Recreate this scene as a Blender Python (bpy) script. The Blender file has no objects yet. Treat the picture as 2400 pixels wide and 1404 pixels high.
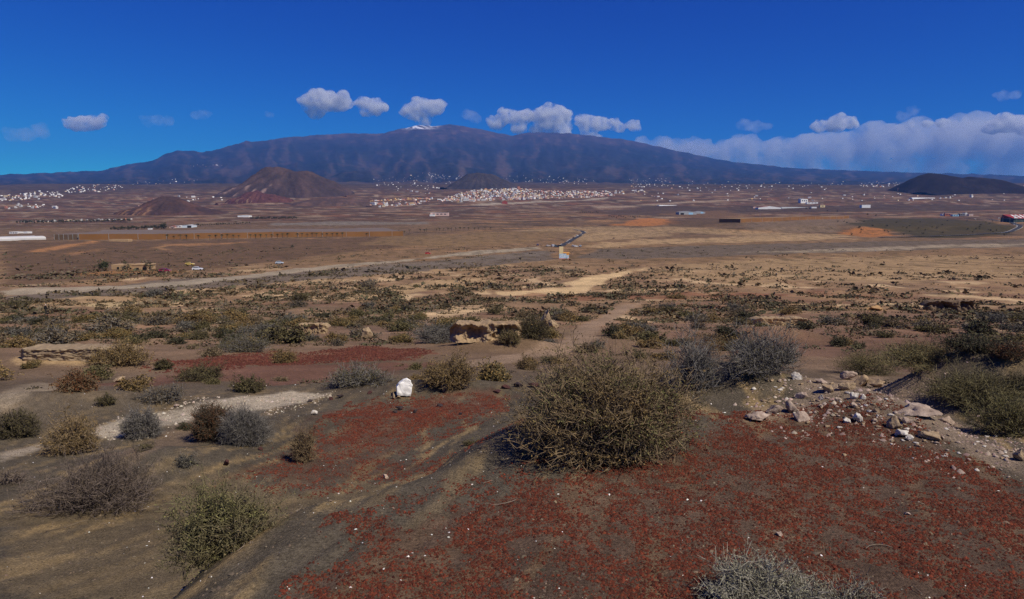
import bpy, bmesh, math, random
import numpy as np
from mathutils import Vector, Matrix

# ------------------------------------------------------------------ camera, sky, sun, exposure
SC = bpy.context.scene
COL = SC.collection
CAMZ = 30.0                       # metres above the dry plain by the hut
FPX, PW, PH = 1600.0, 2400.0, 1404.0
PITCH = math.atan((702.0 - 505.0) / FPX)
cam_d = bpy.data.cameras.new('camera')
cam_d.sensor_fit = 'HORIZONTAL'; cam_d.sensor_width = 36.0; cam_d.lens = 36.0 * FPX / PW
cam_d.clip_start = 0.05; cam_d.clip_end = 120000.0
cam = bpy.data.objects.new('camera', cam_d); COL.objects.link(cam)
cam.location = (0, 0, CAMZ); cam.rotation_euler = (math.pi / 2 - PITCH, 0, 0)
SC.camera = cam

SUN_AZ, SUN_EL = math.radians(127), math.radians(49)     # clockwise from the view direction
world = bpy.data.worlds.new('World'); SC.world = world; world.use_nodes = True
wn = world.node_tree; wn.nodes.clear()
sky = wn.nodes.new('ShaderNodeTexSky'); sky.sky_type = 'NISHITA'; sky.sun_disc = False
sky.sun_elevation = SUN_EL; sky.sun_rotation = SUN_AZ
sky.altitude = 3000.0; sky.air_density = 1.0; sky.dust_density = 0.0; sky.ozone_density = 10.0
# the deep polarised blue of the photograph: the same transfer per channel over the whole sky
sep = wn.nodes.new('ShaderNodeSeparateColor'); com = wn.nodes.new('ShaderNodeCombineColor')
wn.links.new(sky.outputs[0], sep.inputs[0])
for i, (gain, power) in enumerate(((4.2, 1.95), (16.5, 1.85), (8.4, 0.80))):
    m0 = wn.nodes.new('ShaderNodeMath'); m0.operation = 'MULTIPLY'; m0.inputs[1].default_value = 0.088
    m1 = wn.nodes.new('ShaderNodeMath'); m1.operation = 'POWER'; m1.inputs[1].default_value = power
    m2 = wn.nodes.new('ShaderNodeMath'); m2.operation = 'MULTIPLY'; m2.inputs[1].default_value = gain
    wn.links.new(sep.outputs[i], m0.inputs[0]); wn.links.new(m0.outputs[0], m1.inputs[0]); wn.links.new(m1.outputs[0], m2.inputs[0]); wn.links.new(m2.outputs[0], com.inputs[i])
bgn = wn.nodes.new('ShaderNodeBackground'); bgn.inputs['Strength'].default_value = 0.1
won = wn.nodes.new('ShaderNodeOutputWorld')
wn.links.new(com.outputs[0], bgn.inputs[0]); wn.links.new(bgn.outputs[0], won.inputs[0])

sun_d = bpy.data.lights.new('sun', 'SUN'); sun_d.energy = 5.0; sun_d.angle = math.radians(0.53); sun_d.color = (1.0, 0.92, 0.78)
sun = bpy.data.objects.new('sun', sun_d); COL.objects.link(sun)
sdir = Vector((math.sin(SUN_AZ) * math.cos(SUN_EL), math.cos(SUN_AZ) * math.cos(SUN_EL), math.sin(SUN_EL)))
sun.rotation_euler = sdir.to_track_quat('Z', 'Y').to_euler(); sun.location = (0, 0, 80)

SC.view_settings.view_transform = 'Standard'; SC.view_settings.look = 'None'
SC.view_settings.exposure = 0.0; SC.view_settings.gamma = 1.0; SC.view_settings.use_curve_mapping = False
SC.render.engine = 'CYCLES'
cy = SC.cycles
cy.max_bounces = 5; cy.diffuse_bounces = 2; cy.glossy_bounces = 1; cy.transmission_bounces = 2; cy.transparent_max_bounces = 6
cy.volume_bounces = 3; cy.use_adaptive_sampling = True; cy.adaptive_threshold = 0.01; cy.caustics_reflective = False; cy.caustics_refractive = False
cy.use_denoising = True; cy.denoiser = 'OPENIMAGEDENOISE'; cy.denoising_input_passes = 'RGB_ALBEDO_NORMAL'; cy.denoising_prefilter = 'NONE'

# ------------------------------------------------------------------ numpy noise
_rs = np.random.RandomState(11)
_P = np.concatenate([_rs.permutation(256)] * 2)
_ga = _rs.uniform(0, 2 * np.pi, 256); _GX, _GY = np.cos(_ga), np.sin(_ga)
def perlin(x, y):
    xi = np.floor(x).astype(np.int64); yi = np.floor(y).astype(np.int64)
    xf = x - xi; yf = y - yi; xi &= 255; yi &= 255
    u = xf * xf * xf * (xf * (xf * 6 - 15) + 10); v = yf * yf * yf * (yf * (yf * 6 - 15) + 10)
    def g(ix, iy, fx, fy):
        h = _P[_P[ix & 255] + (iy & 255)]
        return _GX[h] * fx + _GY[h] * fy
    a = g(xi, yi, xf, yf); b = g(xi + 1, yi, xf - 1, yf); c = g(xi, yi + 1, xf, yf - 1); d = g(xi + 1, yi + 1, xf - 1, yf - 1)
    return 1.5 * ((a + (b - a) * u) + ((c + (d - c) * u) - (a + (b - a) * u)) * v)
def fbm(x, y, o=4, gain=0.5):
    r = 0; a = 1.0; s = 0
    for i in range(o):
        r = r + a * perlin(x + 17.3 * i, y - 9.1 * i); s += a; a *= gain; x = x * 2.03; y = y * 2.03
    return r / s
def ridged(x, y, o=4):
    r = 0; a = 1.0; s = 0
    for i in range(o):
        r = r + a * (1 - np.abs(perlin(x + 31.7 * i, y + 5.3 * i)) * 2); s += a; a *= 0.5; x = x * 2.1; y = y * 2.1
    return r / s
def sstep(a, b, x):
    t = np.clip((x - a) / (b - a), 0, 1); return t * t * (3 - 2 * t)

# ------------------------------------------------------------------ pixel <-> place
_cp, _sp = math.cos(PITCH), math.sin(PITCH)
def ray(px, py):
    u = (px - PW / 2) / FPX; v = (PH / 2 - py) / FPX
    return u, _cp + v * _sp, -_sp + v * _cp
def tan_el(py):
    v = (PH / 2 - np.asarray(py, float)) / FPX
    return (-_sp + v * _cp) / (_cp + v * _sp)

# drop below the eye as a function of depth
_prof = np.array([(0, 1.85), (3, 2.0), (5, 2.22), (8, 2.68), (13, 3.45), (20, 4.6), (33, 6.5), (65, 10.6), (100, 14.6), (150, 18.4), (227, 21.2),
                  (300, 23.6), (450, 28), (600, 28.6), (900, 28), (1300, 24), (2000, 8), (3000, -36), (4000, -112), (5500, -225), (6500, -290), (8000, -340), (60000, -340)])
_ls = np.log(_prof[:, 0] + 3.0)
_tt = np.linspace(_ls[0], _ls[-1], 3000); _tv = np.interp(_tt, _ls, _prof[:, 1])
_k = np.exp(-np.linspace(-2, 2, 81) ** 2); _k /= _k.sum()
_tv = np.convolve(np.pad(_tv, 40, mode='edge'), _k, 'valid')
def drop(Y): return np.interp(np.log(np.maximum(Y, 0) + 3.0), _tt, _tv)

_sky_px = np.array([(-1400, 452), (-500, 425), (0, 410), (120, 405), (250, 400), (300, 388), (370, 377), (400, 362), (430, 352), (460, 353), (490, 357), (550, 342), (590, 330), (602, 333),
                    (680, 322), (760, 316), (800, 313), (900, 312), (950, 300), (985, 293), (1020, 295), (1060, 291), (1090, 295), (1130, 303), (1200, 318), (1240, 309), (1330, 312),
                    (1400, 320), (1470, 328), (1540, 344), (1620, 362), (1700, 378), (1850, 394), (2050, 402), (2400, 412), (2900, 430), (3800, 450)], float)
def mountain(x, Y):
    Ys = np.maximum(Y, 100.0)
    col = PW / 2 + FPX * x / Ys
    S = tan_el(np.interp(col, _sky_px[:, 0], _sky_px[:, 1]))
    R = np.interp(col, [-500, 0, 400, 800, 1100, 1500, 2000, 2600], [13500, 14500, 17000, 19500, 20000, 20500, 18500, 16000])
    Y0 = 6500.0
    t = np.clip((Y - Y0) / (R - Y0), 0, 1)
    T0 = 0.0435
    prof = 0.62 * t + 0.38 * t * t * (3 - 2 * t)
    a = x / Ys
    gul = ridged(a * 22 + 0.25 * fbm(a * 9, Y / 3000.0, 3), Y / 7000.0, 4)
    big = fbm(a * 7 + 3.1, Y / 2800.0 + 7.7, 4)
    w = 4 * t * (1 - t)
    z = CAMZ + Ys * (T0 + (S - T0) * prof) + w * (85 * (gul - 0.45) + 120 * big - 60) * np.clip((S - 0.03) / 0.1, 0.15, 1.0)
    z = z + sstep(0.6, 1, t) * 34 * fbm(a * 70, Y / 900.0, 4)
    beyond = np.maximum(Y - R, 0)
    return z - beyond * 0.16 - (beyond / 900.0) ** 2 * 6

KNOLL = np.array([(-1.75, 2.2), (-1.3, 4.0), (-0.35, 5.2), (0.7, 6.3), (1.6, 7.3), (2.4, 7.7), (3.1, 6.6), (3.7, 4.9), (4.4, 3.2), (6, 0), (6, -6), (-4, -6), (-2.4, 0)])
def poly_sd(poly, x, y):
    """signed distance to a polygon, positive inside"""
    d = np.full(x.shape, 1e18); inside = np.zeros(x.shape, bool); n = len(poly)
    for i in range(n):
        ax, ay = poly[i]; bx, by = poly[(i + 1) % n]
        ex, ey = bx - ax, by - ay; L = ex * ex + ey * ey + 1e-12
        t = np.clip(((x - ax) * ex + (y - ay) * ey) / L, 0, 1)
        d = np.minimum(d, (x - ax - t * ex) ** 2 + (y - ay - t * ey) ** 2)
        if ay != by:
            c = ((ay > y) != (by > y)) & (x < (bx - ax) * (y - ay) / (by - ay) + ax); inside ^= c
    d = np.sqrt(d); return np.where(inside, d, -d)
# sand hummocks, banks: x, y, radius x, radius y, height
HUMMOCKS = [(7.6, 11.0, 1.5, 1.2, 1.0), (9.4, 10.0, 1.6, 1.3, 0.9), (0.75, 5.5, 0.95, 0.75, 0.17), (2.2, 7.3, 0.9, 0.5, 0.16), (2.7, 6.7, 0.8, 0.6, 0.15), (3.2, 5.8, 0.7, 0.7, 0.16),
            (-1.2, 13.5, 2.3, 1.0, 0.32), (-4.4, 8.3, 0.9, 0.8, 0.22), (-8.3, 12.0, 3.0, 0.9, 0.35), (-3.0, 14.5, 1.6, 0.7, 0.25), (1.6, 15.5, 1.4, 0.9, 0.4),
            (-0.2, 34, 3.2, 1.4, 0.7), (5.5, 36, 3, 2, 0.5), (-14, 21, 4, 1.5, 0.5), (16, 42, 5, 2, 1.1), (-3.5, 10.6, 2.4, 0.7, 0.16)]
def height(x, y):
    x = np.asarray(x, float); y = np.asarray(y, float)
    d = np.hypot(x, y)
    Y = np.maximum(y, 0)
    D = drop(Y)
    near = d < 14
    wx = x + 0.25 * perlin(x * 0.7, y * 0.7); wy = y + 0.25 * perlin(x * 0.7 + 40, y * 0.7)
    m = np.zeros(x.shape)
    if near.any():
        sd = poly_sd(KNOLL, wx[near], wy[near])
        m[near] = sstep(np.where(x[near] < 0.8, -1.25, -1.5), 0.3, sd)
    kn = 1.66 + 0.012 * Y + 0.02 * np.maximum(-x, 0)
    D = D + (kn - D) * m
    # left sand falls away a little from the knoll
    D = D + 0.50 * sstep(0.3, 2.6, -x + 0.12 * Y) * (1 - sstep(6, 15, Y)) * (1 - m)
    z = CAMZ - D
    for hx, hy, rx, ry, hh in HUMMOCKS:
        q = ((x - hx) / rx) ** 2 + ((y - hy) / ry) ** 2
        z = z + hh * np.exp(-q * 1.4)
    # drifting sand ripples on the near slope, wind from the right
    rp = np.clip(1 - d / 16, 0, 1)
    s = x * 0.96 - y * 0.27; c = x * 0.27 + y * 0.96
    wv = s * 3.6 + 1.2 * perlin(c * 0.7, s * 1.2) + 0.55 * perlin(c * 1.7, s * 2.6)
    soft = 0.5 + 0.5 * np.sin(wv * 2 * np.pi)
    z = z + rp * 0.022 * fbm(s * 2.1 + 5, c * 0.8, 3)
    leftm = 1 - sstep(-0.35, 0.6, x - 0.75 * (y - 4.9) / 1.9) * (y < 9)
    z = z + rp * leftm * (0.020 * soft ** 1.6 * (0.5 + 0.9 * np.clip(perlin(x * 0.6, y * 0.6) + 0.4, 0, 1)))
    z = z + 0.05 * fbm(x * 0.8, y * 0.8, 4) * np.clip(d / 4, 0.3, 1) + 0.16 * fbm(x / 5.0, y / 5.0, 3) * np.clip(d / 10 - 0.3, 0, 1)
    far = sstep(15, 120, d)
    z = z + far * (0.9 * fbm(x / 38.0, y / 24.0, 4) + 0.28 * fbm(x / 7.0, y / 6.0, 3))
    f2 = sstep(500, 1500, d)
    z = z + f2 * (3.4 * fbm(x / 230.0, y / 150.0, 4)) + sstep(1800, 4500, d) * 26 * fbm(x / 900.0 + 4, y / 700.0, 4)
    # gully banks on the right of the plain
    q = sstep(140, 420, x - 0.05 * y)
    ln = 1010 + 0.10 * x + 70 * fbm(x / 160.0, y * 0 + 3.3, 3)
    z = z + q * 7.5 * sstep(0, 90, y - ln) * (1 - sstep(300, 900, y - ln))
    far = y > 6000
    mm = sstep(6300, 8200, y)
    if far.any():
        z = np.where(far, z * (1 - mm) + mountain(x, y) * mm, z)
    return z
def gz(x, y): return float(height(np.array([x]), np.array([y]))[0])
def hits(pts, tmin=1.2, tmax=26000.0, n=420):
    """the places on the ground seen at those points of the photograph"""
    P = np.asarray(pts, float); R = np.array([ray(a, b) for a, b in P]); N = len(P)
    T = np.tile(np.exp(np.linspace(math.log(tmin), math.log(tmax), n)), (N, 1))
    for rep in range(2):
        g = height((R[:, :1] * T).ravel(), (R[:, 1:2] * T).ravel()).reshape(T.shape) - (CAMZ + R[:, 2:] * T)
        k = np.where((g >= 0).any(1), (g >= 0).argmax(1), T.shape[1] - 1); k = np.maximum(k, 1); i = np.arange(N)
        a, b = T[i, k - 1], T[i, k]; ga, gb = g[i, k - 1], g[i, k]
        if rep == 0: T = a[:, None] + (b - a)[:, None] * np.linspace(0, 1, 24)
    t = a + (b - a) * np.clip(np.where(gb == ga, 0, -ga / np.where(gb == ga, 1, gb - ga)), 0, 1)
    x, y = R[:, 0] * t, R[:, 1] * t
    return np.stack([x, y, height(x, y)], 1)
def hit(px, py, tmin=1.2): return Vector(hits([(px, py)], tmin)[0])
def mpp(p): return p.y / FPX      # metres per photo pixel at that depth
# ------------------------------------------------------------------ materials
MATS = {}
def new_mat(name):
    m = bpy.data.materials.new(name); m.use_nodes = True; nt = m.node_tree
    b = nt.nodes['Principled BSDF']; b.inputs['Roughness'].default_value = 0.92
    b.inputs['Specular IOR Level'].default_value = 0.15
    MATS[name] = m
    return m, nt, b
def plain(name, rgb, rough=0.85, var=0.18, scale=3.0, spec=0.2, metal=0.0):
    """one colour with a little procedural wear"""
    if name in MATS: return MATS[name]
    m, nt, b = new_mat(name)
    tc = nt.nodes.new('ShaderNodeTexCoord'); n = nt.nodes.new('ShaderNodeTexNoise'); n.inputs['Scale'].default_value = scale; n.inputs['Detail'].default_value = 5
    mr = nt.nodes.new('ShaderNodeMapRange'); mr.inputs[1].default_value = 0.3; mr.inputs[2].default_value = 0.7; mr.inputs[3].default_value = 1 - var; mr.inputs[4].default_value = 1 + var
    mx = nt.nodes.new('ShaderNodeVectorMath'); mx.operation = 'SCALE'; mx.inputs[0].default_value = rgb
    nt.links.new(tc.outputs['Object'], n.inputs['Vector']); nt.links.new(n.outputs['Fac'], mr.inputs[0]); nt.links.new(mr.outputs[0], mx.inputs['Scale'])
    nt.links.new(mx.outputs[0], b.inputs['Base Color'])
    b.inputs['Roughness'].default_value = rough; b.inputs['Specular IOR Level'].default_value = spec; b.inputs['Metallic'].default_value = metal
    return m
def vcol_mat(name, noises, bump=None, rough=0.95, spec=0.1, rnd=0.0):
    """colour from the mesh's own colour layer, broken up by noise: noises = [(scale, low, high), ...]; bump = (scale, strength, distance)"""
    m, nt, b = new_mat(name)
    at = nt.nodes.new('ShaderNodeAttribute'); at.attribute_name = 'Col'
    ge = nt.nodes.new('ShaderNodeNewGeometry')
    cur = at.outputs['Color']
    for sc, lo, hi in noises:
        n = nt.nodes.new('ShaderNodeTexNoise'); n.inputs['Scale'].default_value = sc; n.inputs['Detail'].default_value = 4; n.inputs['Roughness'].default_value = 0.65
        mr = nt.nodes.new('ShaderNodeMapRange'); mr.inputs[1].default_value = 0.32; mr.inputs[2].default_value = 0.68; mr.inputs[3].default_value = lo; mr.inputs[4].default_value = hi
        mx = nt.nodes.new('ShaderNodeVectorMath'); mx.operation = 'SCALE'
        nt.links.new(ge.outputs['Position'], n.inputs['Vector']); nt.links.new(n.outputs['Fac'], mr.inputs[0])
        nt.links.new(cur, mx.inputs[0]); nt.links.new(mr.outputs[0], mx.inputs['Scale']); cur = mx.outputs[0]
    if rnd:
        oi = nt.nodes.new('ShaderNodeObjectInfo'); mr = nt.nodes.new('ShaderNodeMapRange'); mr.inputs[3].default_value = 1 - rnd; mr.inputs[4].default_value = 1 + rnd
        mx = nt.nodes.new('ShaderNodeVectorMath'); mx.operation = 'SCALE'
        nt.links.new(oi.outputs['Random'], mr.inputs[0]); nt.links.new(cur, mx.inputs[0]); nt.links.new(mr.outputs[0], mx.inputs['Scale']); cur = mx.outputs[0]
    nt.links.new(cur, b.inputs['Base Color'])
    if bump:
        n = nt.nodes.new('ShaderNodeTexNoise'); n.inputs['Scale'].default_value = bump[0]; n.inputs['Detail'].default_value = 5; n.inputs['Roughness'].default_value = 0.7
        bp = nt.nodes.new('ShaderNodeBump'); bp.inputs['Strength'].default_value = bump[1]; bp.inputs['Distance'].default_value = bump[2]
        nt.links.new(ge.outputs['Position'], n.inputs['Vector']); nt.links.new(n.outputs['Fac'], bp.inputs['Height']); nt.links.new(bp.outputs[0], b.inputs['Normal'])
    b.inputs['Roughness'].default_value = rough; b.inputs['Specular IOR Level'].default_value = spec
    return m

# ------------------------------------------------------------------ object helpers
def np_mesh(name, V, F, cols=None, smooth=False):
    """V (n,3); F (m,3) or (m,4) ints; cols (n,3) linear"""
    V = np.asarray(V, np.float32); F = np.asarray(F, np.int32); k = F.shape[1]
    me = bpy.data.meshes.new(name)
    me.vertices.add(len(V)); me.vertices.foreach_set('co', V.ravel())
    me.loops.add(F.size); me.loops.foreach_set('vertex_index', F.ravel())
    me.polygons.add(len(F)); me.polygons.foreach_set('loop_start', np.arange(0, F.size, k, dtype=np.int32))
    try: me.polygons.foreach_set('loop_total', np.full(len(F), k, np.int32))
    except Exception: pass
    if smooth: me.polygons.foreach_set('use_smooth', np.ones(len(F), bool))
    me.update(calc_edges=True)
    if cols is not None:
        ca = me.color_attributes.new('Col', 'FLOAT_COLOR', 'POINT')
        c4 = np.ones((len(V), 4), np.float32); c4[:, :3] = cols
        ca.data.foreach_set('color', c4.ravel())
    return me
def obj(name, me, mat=None, parent=None, loc=None, rz=None, scale=None):
    o = bpy.data.objects.new(name, me); COL.objects.link(o)
    if mat is not None and not me.materials: me.materials.append(mat)
    if parent: o.parent = parent
    if loc is not None: o.location = loc
    if rz is not None: o.rotation_euler = (0, 0, rz)
    if scale is not None: o.scale = (scale,) * 3 if isinstance(scale, (int, float)) else scale
    return o
def tag(o, label=None, cat=None, group=None, kind=None):
    if label: o['label'] = label
    if cat: o['category'] = cat
    if group: o['group'] = group
    if kind: o['kind'] = kind
    return o
def empty(name, loc=(0, 0, 0), rz=0.0):
    o = bpy.data.objects.new(name, None); COL.objects.link(o); o.location = loc; o.rotation_euler = (0, 0, rz); o.empty_display_size = 0.3
    return o
class MB:
    """collects boxes, prisms and tubes into one mesh"""
    def __init__(s): s.v = []; s.f = []
    def add(s, vs, fs):
        n = len(s.v); s.v += [tuple(p) for p in vs]; s.f += [tuple(i + n for i in f) for f in fs]; return s
    def box(s, x0, x1, y0, y1, z0, z1):
        return s.add([(x0, y0, z0), (x1, y0, z0), (x1, y1, z0), (x0, y1, z0), (x0, y0, z1), (x1, y0, z1), (x1, y1, z1), (x0, y1, z1)],
                     [(3, 2, 1, 0), (4, 5, 6, 7), (0, 1, 5, 4), (1, 2, 6, 5), (2, 3, 7, 6), (3, 0, 4, 7)])
    def prism(s, pts, y0, y1):
        """outline (x, z) counter-clockwise seen from -y, extruded along y"""
        n = len(pts); vs = [(x, y0, z) for x, z in pts] + [(x, y1, z) for x, z in pts]
        fs = [tuple(range(n)), tuple(range(2 * n - 1, n - 1, -1))] + [(i, i + n, (i + 1) % n + n, (i + 1) % n) for i in range(n)]
        return s.add(vs, fs)
    def tube(s, a, b, r0, r1=None, n=6):
        r1 = r0 if r1 is None else r1
        a = Vector(a); b = Vector(b); d = (b - a).normalized(); u = d.orthogonal().normalized(); w = d.cross(u)
        vs = [a + (u * math.cos(2 * math.pi * i / n) + w * math.sin(2 * math.pi * i / n)) * r0 for i in range(n)] + \
             [b + (u * math.cos(2 * math.pi * i / n) + w * math.sin(2 * math.pi * i / n)) * r1 for i in range(n)]
        return s.add(vs, [(i, (i + 1) % n, (i + 1) % n + n, i + n) for i in range(n)] + [tuple(range(n - 1, -1, -1)), tuple(range(n, 2 * n))])
    def mesh(s, name):
        me = bpy.data.meshes.new(name); me.from_pydata(s.v, [], s.f); me.update(); return me
    def build(s, name, mat, parent=None, **k): return obj(name, s.mesh(name), mat, parent, **k)

# ------------------------------------------------------------------ the ground sheet
def fan_angles():
    a = np.radians(np.concatenate([np.linspace(-44, 44, 500), np.linspace(44, 316, 60)[1:-1]]))
    return a
def fan_rows():
    r = [0.5]
    while r[-1] < 26500:
        q = r[-1]
        k = 0.0115 if q < 12 else (0.0115 if q < 60 else (0.0115 if q < 8000 else 0.0095))
        r.append(q * (1 + k))
    return np.array(r)
C = lambda *a: np.array(a, float)
SAND, GOLD, RED, MAUVE = C(.098, .080, .060), C(.30, .21, .108), C(.16, .048, .028), C(.20, .138, .10)
BEIGE, PALE, GREY, TAN = C(.42, .31, .19), C(.52, .44, .34), C(.21, .18, .15), C(.25, .172, .105)
BROWN, DARK, ORANGE, OLIVE = C(.19, .128, .078), C(.085, .06, .045), C(.34, .15, .055), C(.05, .046, .026)
# outlines of soil patches, traced on the photograph and laid on the ground: (points, colour, strength, roughness of the edge)
PATCH = [
 ([(0,568),(300,563),(800,558),(1000,552),(1000,575),(820,590),(500,628),(300,652),(0,672)], C(.105,.07,.05), .8, .5),
 ([(0,705),(150,690),(450,678),(760,640),(1000,622),(1250,606),(1250,616),(900,652),(500,692),(150,722),(0,732)], BEIGE*.85, .55, 1.6),
 ([(0,696),(300,666),(800,630),(1200,592),(1290,586),(1302,608),(1150,624),(800,652),(400,684),(0,714)], C(.125,.108,.098), .9, .35),
 ([(0,682),(450,655),(760,622),(1100,588),(1270,578),(1270,584),(1000,606),(760,632),(450,668),(0,694)], C(.30,.27,.225), .9, .25),
 ([(1340,606),(1400,584),(1700,574),(2300,562),(2420,562),(2420,578),(1800,598),(1500,607)], C(.12,.102,.09), .9, .3),
 ([(1300,592),(1200,605),(1050,620),(900,632),(700,640),(900,618),(1100,602),(1280,588)], C(.16,.14,.125), .7, .5),
 ([(1700,592),(2000,581),(2350,571),(2420,570),(2420,575),(2300,580),(1950,592)], C(.3,.26,.21), .8, .5),
 ([(1340,576),(1500,561),(1800,552),(2030,553),(1950,562),(1600,571),(1400,581)], BEIGE*.95, .7, .8),
 ([(1180,541),(1330,532),(1600,529),(1720,540),(1900,546),(2030,551),(1900,557),(1600,546),(1400,550),(1370,545)], BEIGE*.8, .65, .9),
 ([(1330,550),(1420,545),(1600,548),(1500,558),(1380,566),(1340,568)], BEIGE*.8, .7, .6),
 ([(900,555),(1150,545),(1330,540),(1340,552),(1250,570),(1000,580),(850,575)], C(.20,.14,.08), .7, .8),
 ([(1420,529),(1500,511),(1570,513),(1600,524),(1520,532)], ORANGE, .9, .4),
 ([(1560,516),(1640,508),(1740,512),(1730,526),(1640,534),(1560,530)], C(.10,.07,.05), .8, .4),
 ([(1950,546),(2010,530),(2080,533),(2115,552),(2040,557)], ORANGE*.95, .9, .4),
 ([(2250,545),(2310,540),(2350,548),(2310,556),(2260,555)], ORANGE*.7, .8, .4),
 ([(1960,523),(2060,511),(2200,511),(2340,524),(2380,540),(2300,557),(2150,557),(2090,540),(2010,530)], OLIVE, .92, .4),
 ([(1740,525),(1990,508),(2010,520),(1960,545),(1850,545),(1760,540)], C(.17,.13,.10), .8, .4),
 ([(1100,479),(1300,471),(1425,462),(1426,465),(1300,474),(1120,482)], C(.30,.27,.24), .9, .15),
 ([(1380,484),(1600,473),(1750,466),(1752,469),(1600,477),(1400,488)], C(.26,.21,.17), .85, .2),
 ([(640,522),(800,518),(1000,520),(1000,526),(800,528),(640,528)], C(.17,.16,.155), .8, .3),
 ([(70,588),(140,574),(230,563),(235,567),(150,582),(90,594)], C(.36,.19,.09), .85, .5),
 ([(150,594),(230,584),(226,590),(160,600)], C(.30,.17,.09), .7, .6),
 ([(400,572),(560,566),(580,569),(430,578)], C(.30,.17,.09), .7, .6),
 ([(380,576),(396,570),(404,584),(392,592)], C(.36,.22,.12), .8, .4),
 ([(180,640),(300,634),(460,632),(460,640),(300,646),(190,648)], C(.26,.14,.06), .7, .6),
 ([(1480,480),(1700,486),(2060,480),(2400,482),(2420,492),(2100,496),(1700,500),(1490,492)], C(.06,.045,.036), .8, .5),
 ([(1400,492),(1540,486),(1740,500),(1700,510),(1540,508),(1430,505)], C(.075,.055,.045), .8, .4),
 ([(1540,503),(1700,492),(1760,506),(1740,512),(1600,508)], C(.16,.10,.06), .6, .4),
 ([(1560,620),(1750,608),(2000,600),(2420,598),(2420,645),(2100,664),(1700,668),(1540,642)], BEIGE*.8, .6, 1.6),
 ([(1300,640),(1500,622),(1600,625),(1560,650),(1400,668)], TAN, .5, .8),
 ([(780,690),(920,668),(1100,652),(1160,655),(1080,672),(900,700),(820,705)], BEIGE*.85, .85, .8),
 ([(1160,684),(1340,672),(1318,664),(1400,645),(1535,625),(1500,634),(1425,656),(1385,676),(1335,692),(1180,694)], C(.50,.385,.24), .97, .2),
 ([(200,712),(280,706),(350,705),(300,716),(210,720)], C(.4,.32,.2), .9, .4),
 ([(380,742),(470,730),(640,735),(780,730),(760,745),(560,752),(400,756)], BEIGE*.8, .6, 1.0),
 ([(1360,762),(1440,720),(1505,708),(1450,745),(1400,782),(1390,802),(1200,852),(1080,864),(1070,850),(1250,815),(1330,790)], C(.26,.195,.15), .9, .35),
 ([(1190,690),(1500,690),(1900,684),(2200,690),(2100,699),(1500,702),(1200,699)], C(.17,.07,.045), .6, 1.4),
 ([(1500,760),(1800,735),(2150,725),(2420,725),(2420,765),(2000,775),(1700,790),(1500,790)], C(.17,.11,.085), .7, .8),
 ([(1760,760),(1840,752),(1900,752),(1860,765),(1790,768)], BEIGE, .9, .3),
 ([(2020,722),(2070,715),(2075,728),(2040,730)], C(.38,.24,.11), .9, .3),
 ([(1540,800),(1900,780),(2420,765),(2420,835),(2000,835),(1750,835)], C(.135,.083,.065), .75, .8),
 ([(560,722),(800,740),(1000,745),(1080,790),(900,812),(500,790),(300,780)], C(.17,.115,.09), .5, 1.2),
 ([(360,868),(480,838),(640,826),(720,834),(860,812),(1015,824),(960,842),(800,846),(620,856),(430,874)], C(.15,.052,.034), .75, 1.2),
 ([(160,905),(420,872),(640,856),(900,850),(1060,846),(900,882),(700,900),(480,892),(300,910)], C(.16,.082,.062), .8, .6),
 ([(0,842),(150,812),(290,813),(240,842),(130,858),(20,862)], BEIGE*.85, .85, .35),
 ([(0,915),(100,893),(165,902),(60,945),(0,955)], C(.27,.22,.165), .8, .4),
 ([(220,1002),(300,974),(420,958),(560,930),(680,916),(785,922),(700,946),(520,978),(400,998),(250,1034)], C(.40,.34,.27), .92, .25),
 ([(0,1060),(100,1035),(110,1050),(0,1085)], C(.34,.28,.22), .85, .3),
 ([(400,1000),(470,975),(560,960),(480,1040),(300,1090),(220,1080)], MAUVE, .6, .5),
 ([(745,1003),(800,958),(1000,934),(1195,922),(1180,950),(1040,1012),(850,1044),(760,1040)], C(.13,.056,.038), .62, 1.1),
 ([(540,1110),(700,1050),(900,1020),(1230,990),(1235,1015),(1050,1075),(850,1130),(700,1140)], C(.115,.062,.042), .55, .5),
 ([(640,1404),(900,1245),(1120,1172),(1370,1117),(1640,1010),(1790,965),(2000,930),(2130,985),(2250,1050),(2420,1150),(2750,1330),(3000,1700),(640,1700)], C(.108,.06,.042), .6, .6),
 ([(1760,990),(1800,950),(1880,930),(1960,880),(2060,880),(2230,960),(2340,1040),(2400,1080),(2400,1120),(2250,1050),(2120,985),(1990,950)], C(.30,.22,.165), .6, .5),
 ([(0,1180),(300,1150),(560,1100),(700,1150),(900,1130),(700,1200),(560,1300),(300,1404),(0,1404)], GOLD*.8, .3, .5),
]
_pw_cache = []; _all = hits([p for e in PATCH for p in e[0]]); _i = 0
for pts, col, st, ed in PATCH:
    _pw_cache.append((_all[_i:_i + len(pts), :2], col, st, ed)); _i += len(pts)

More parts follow.
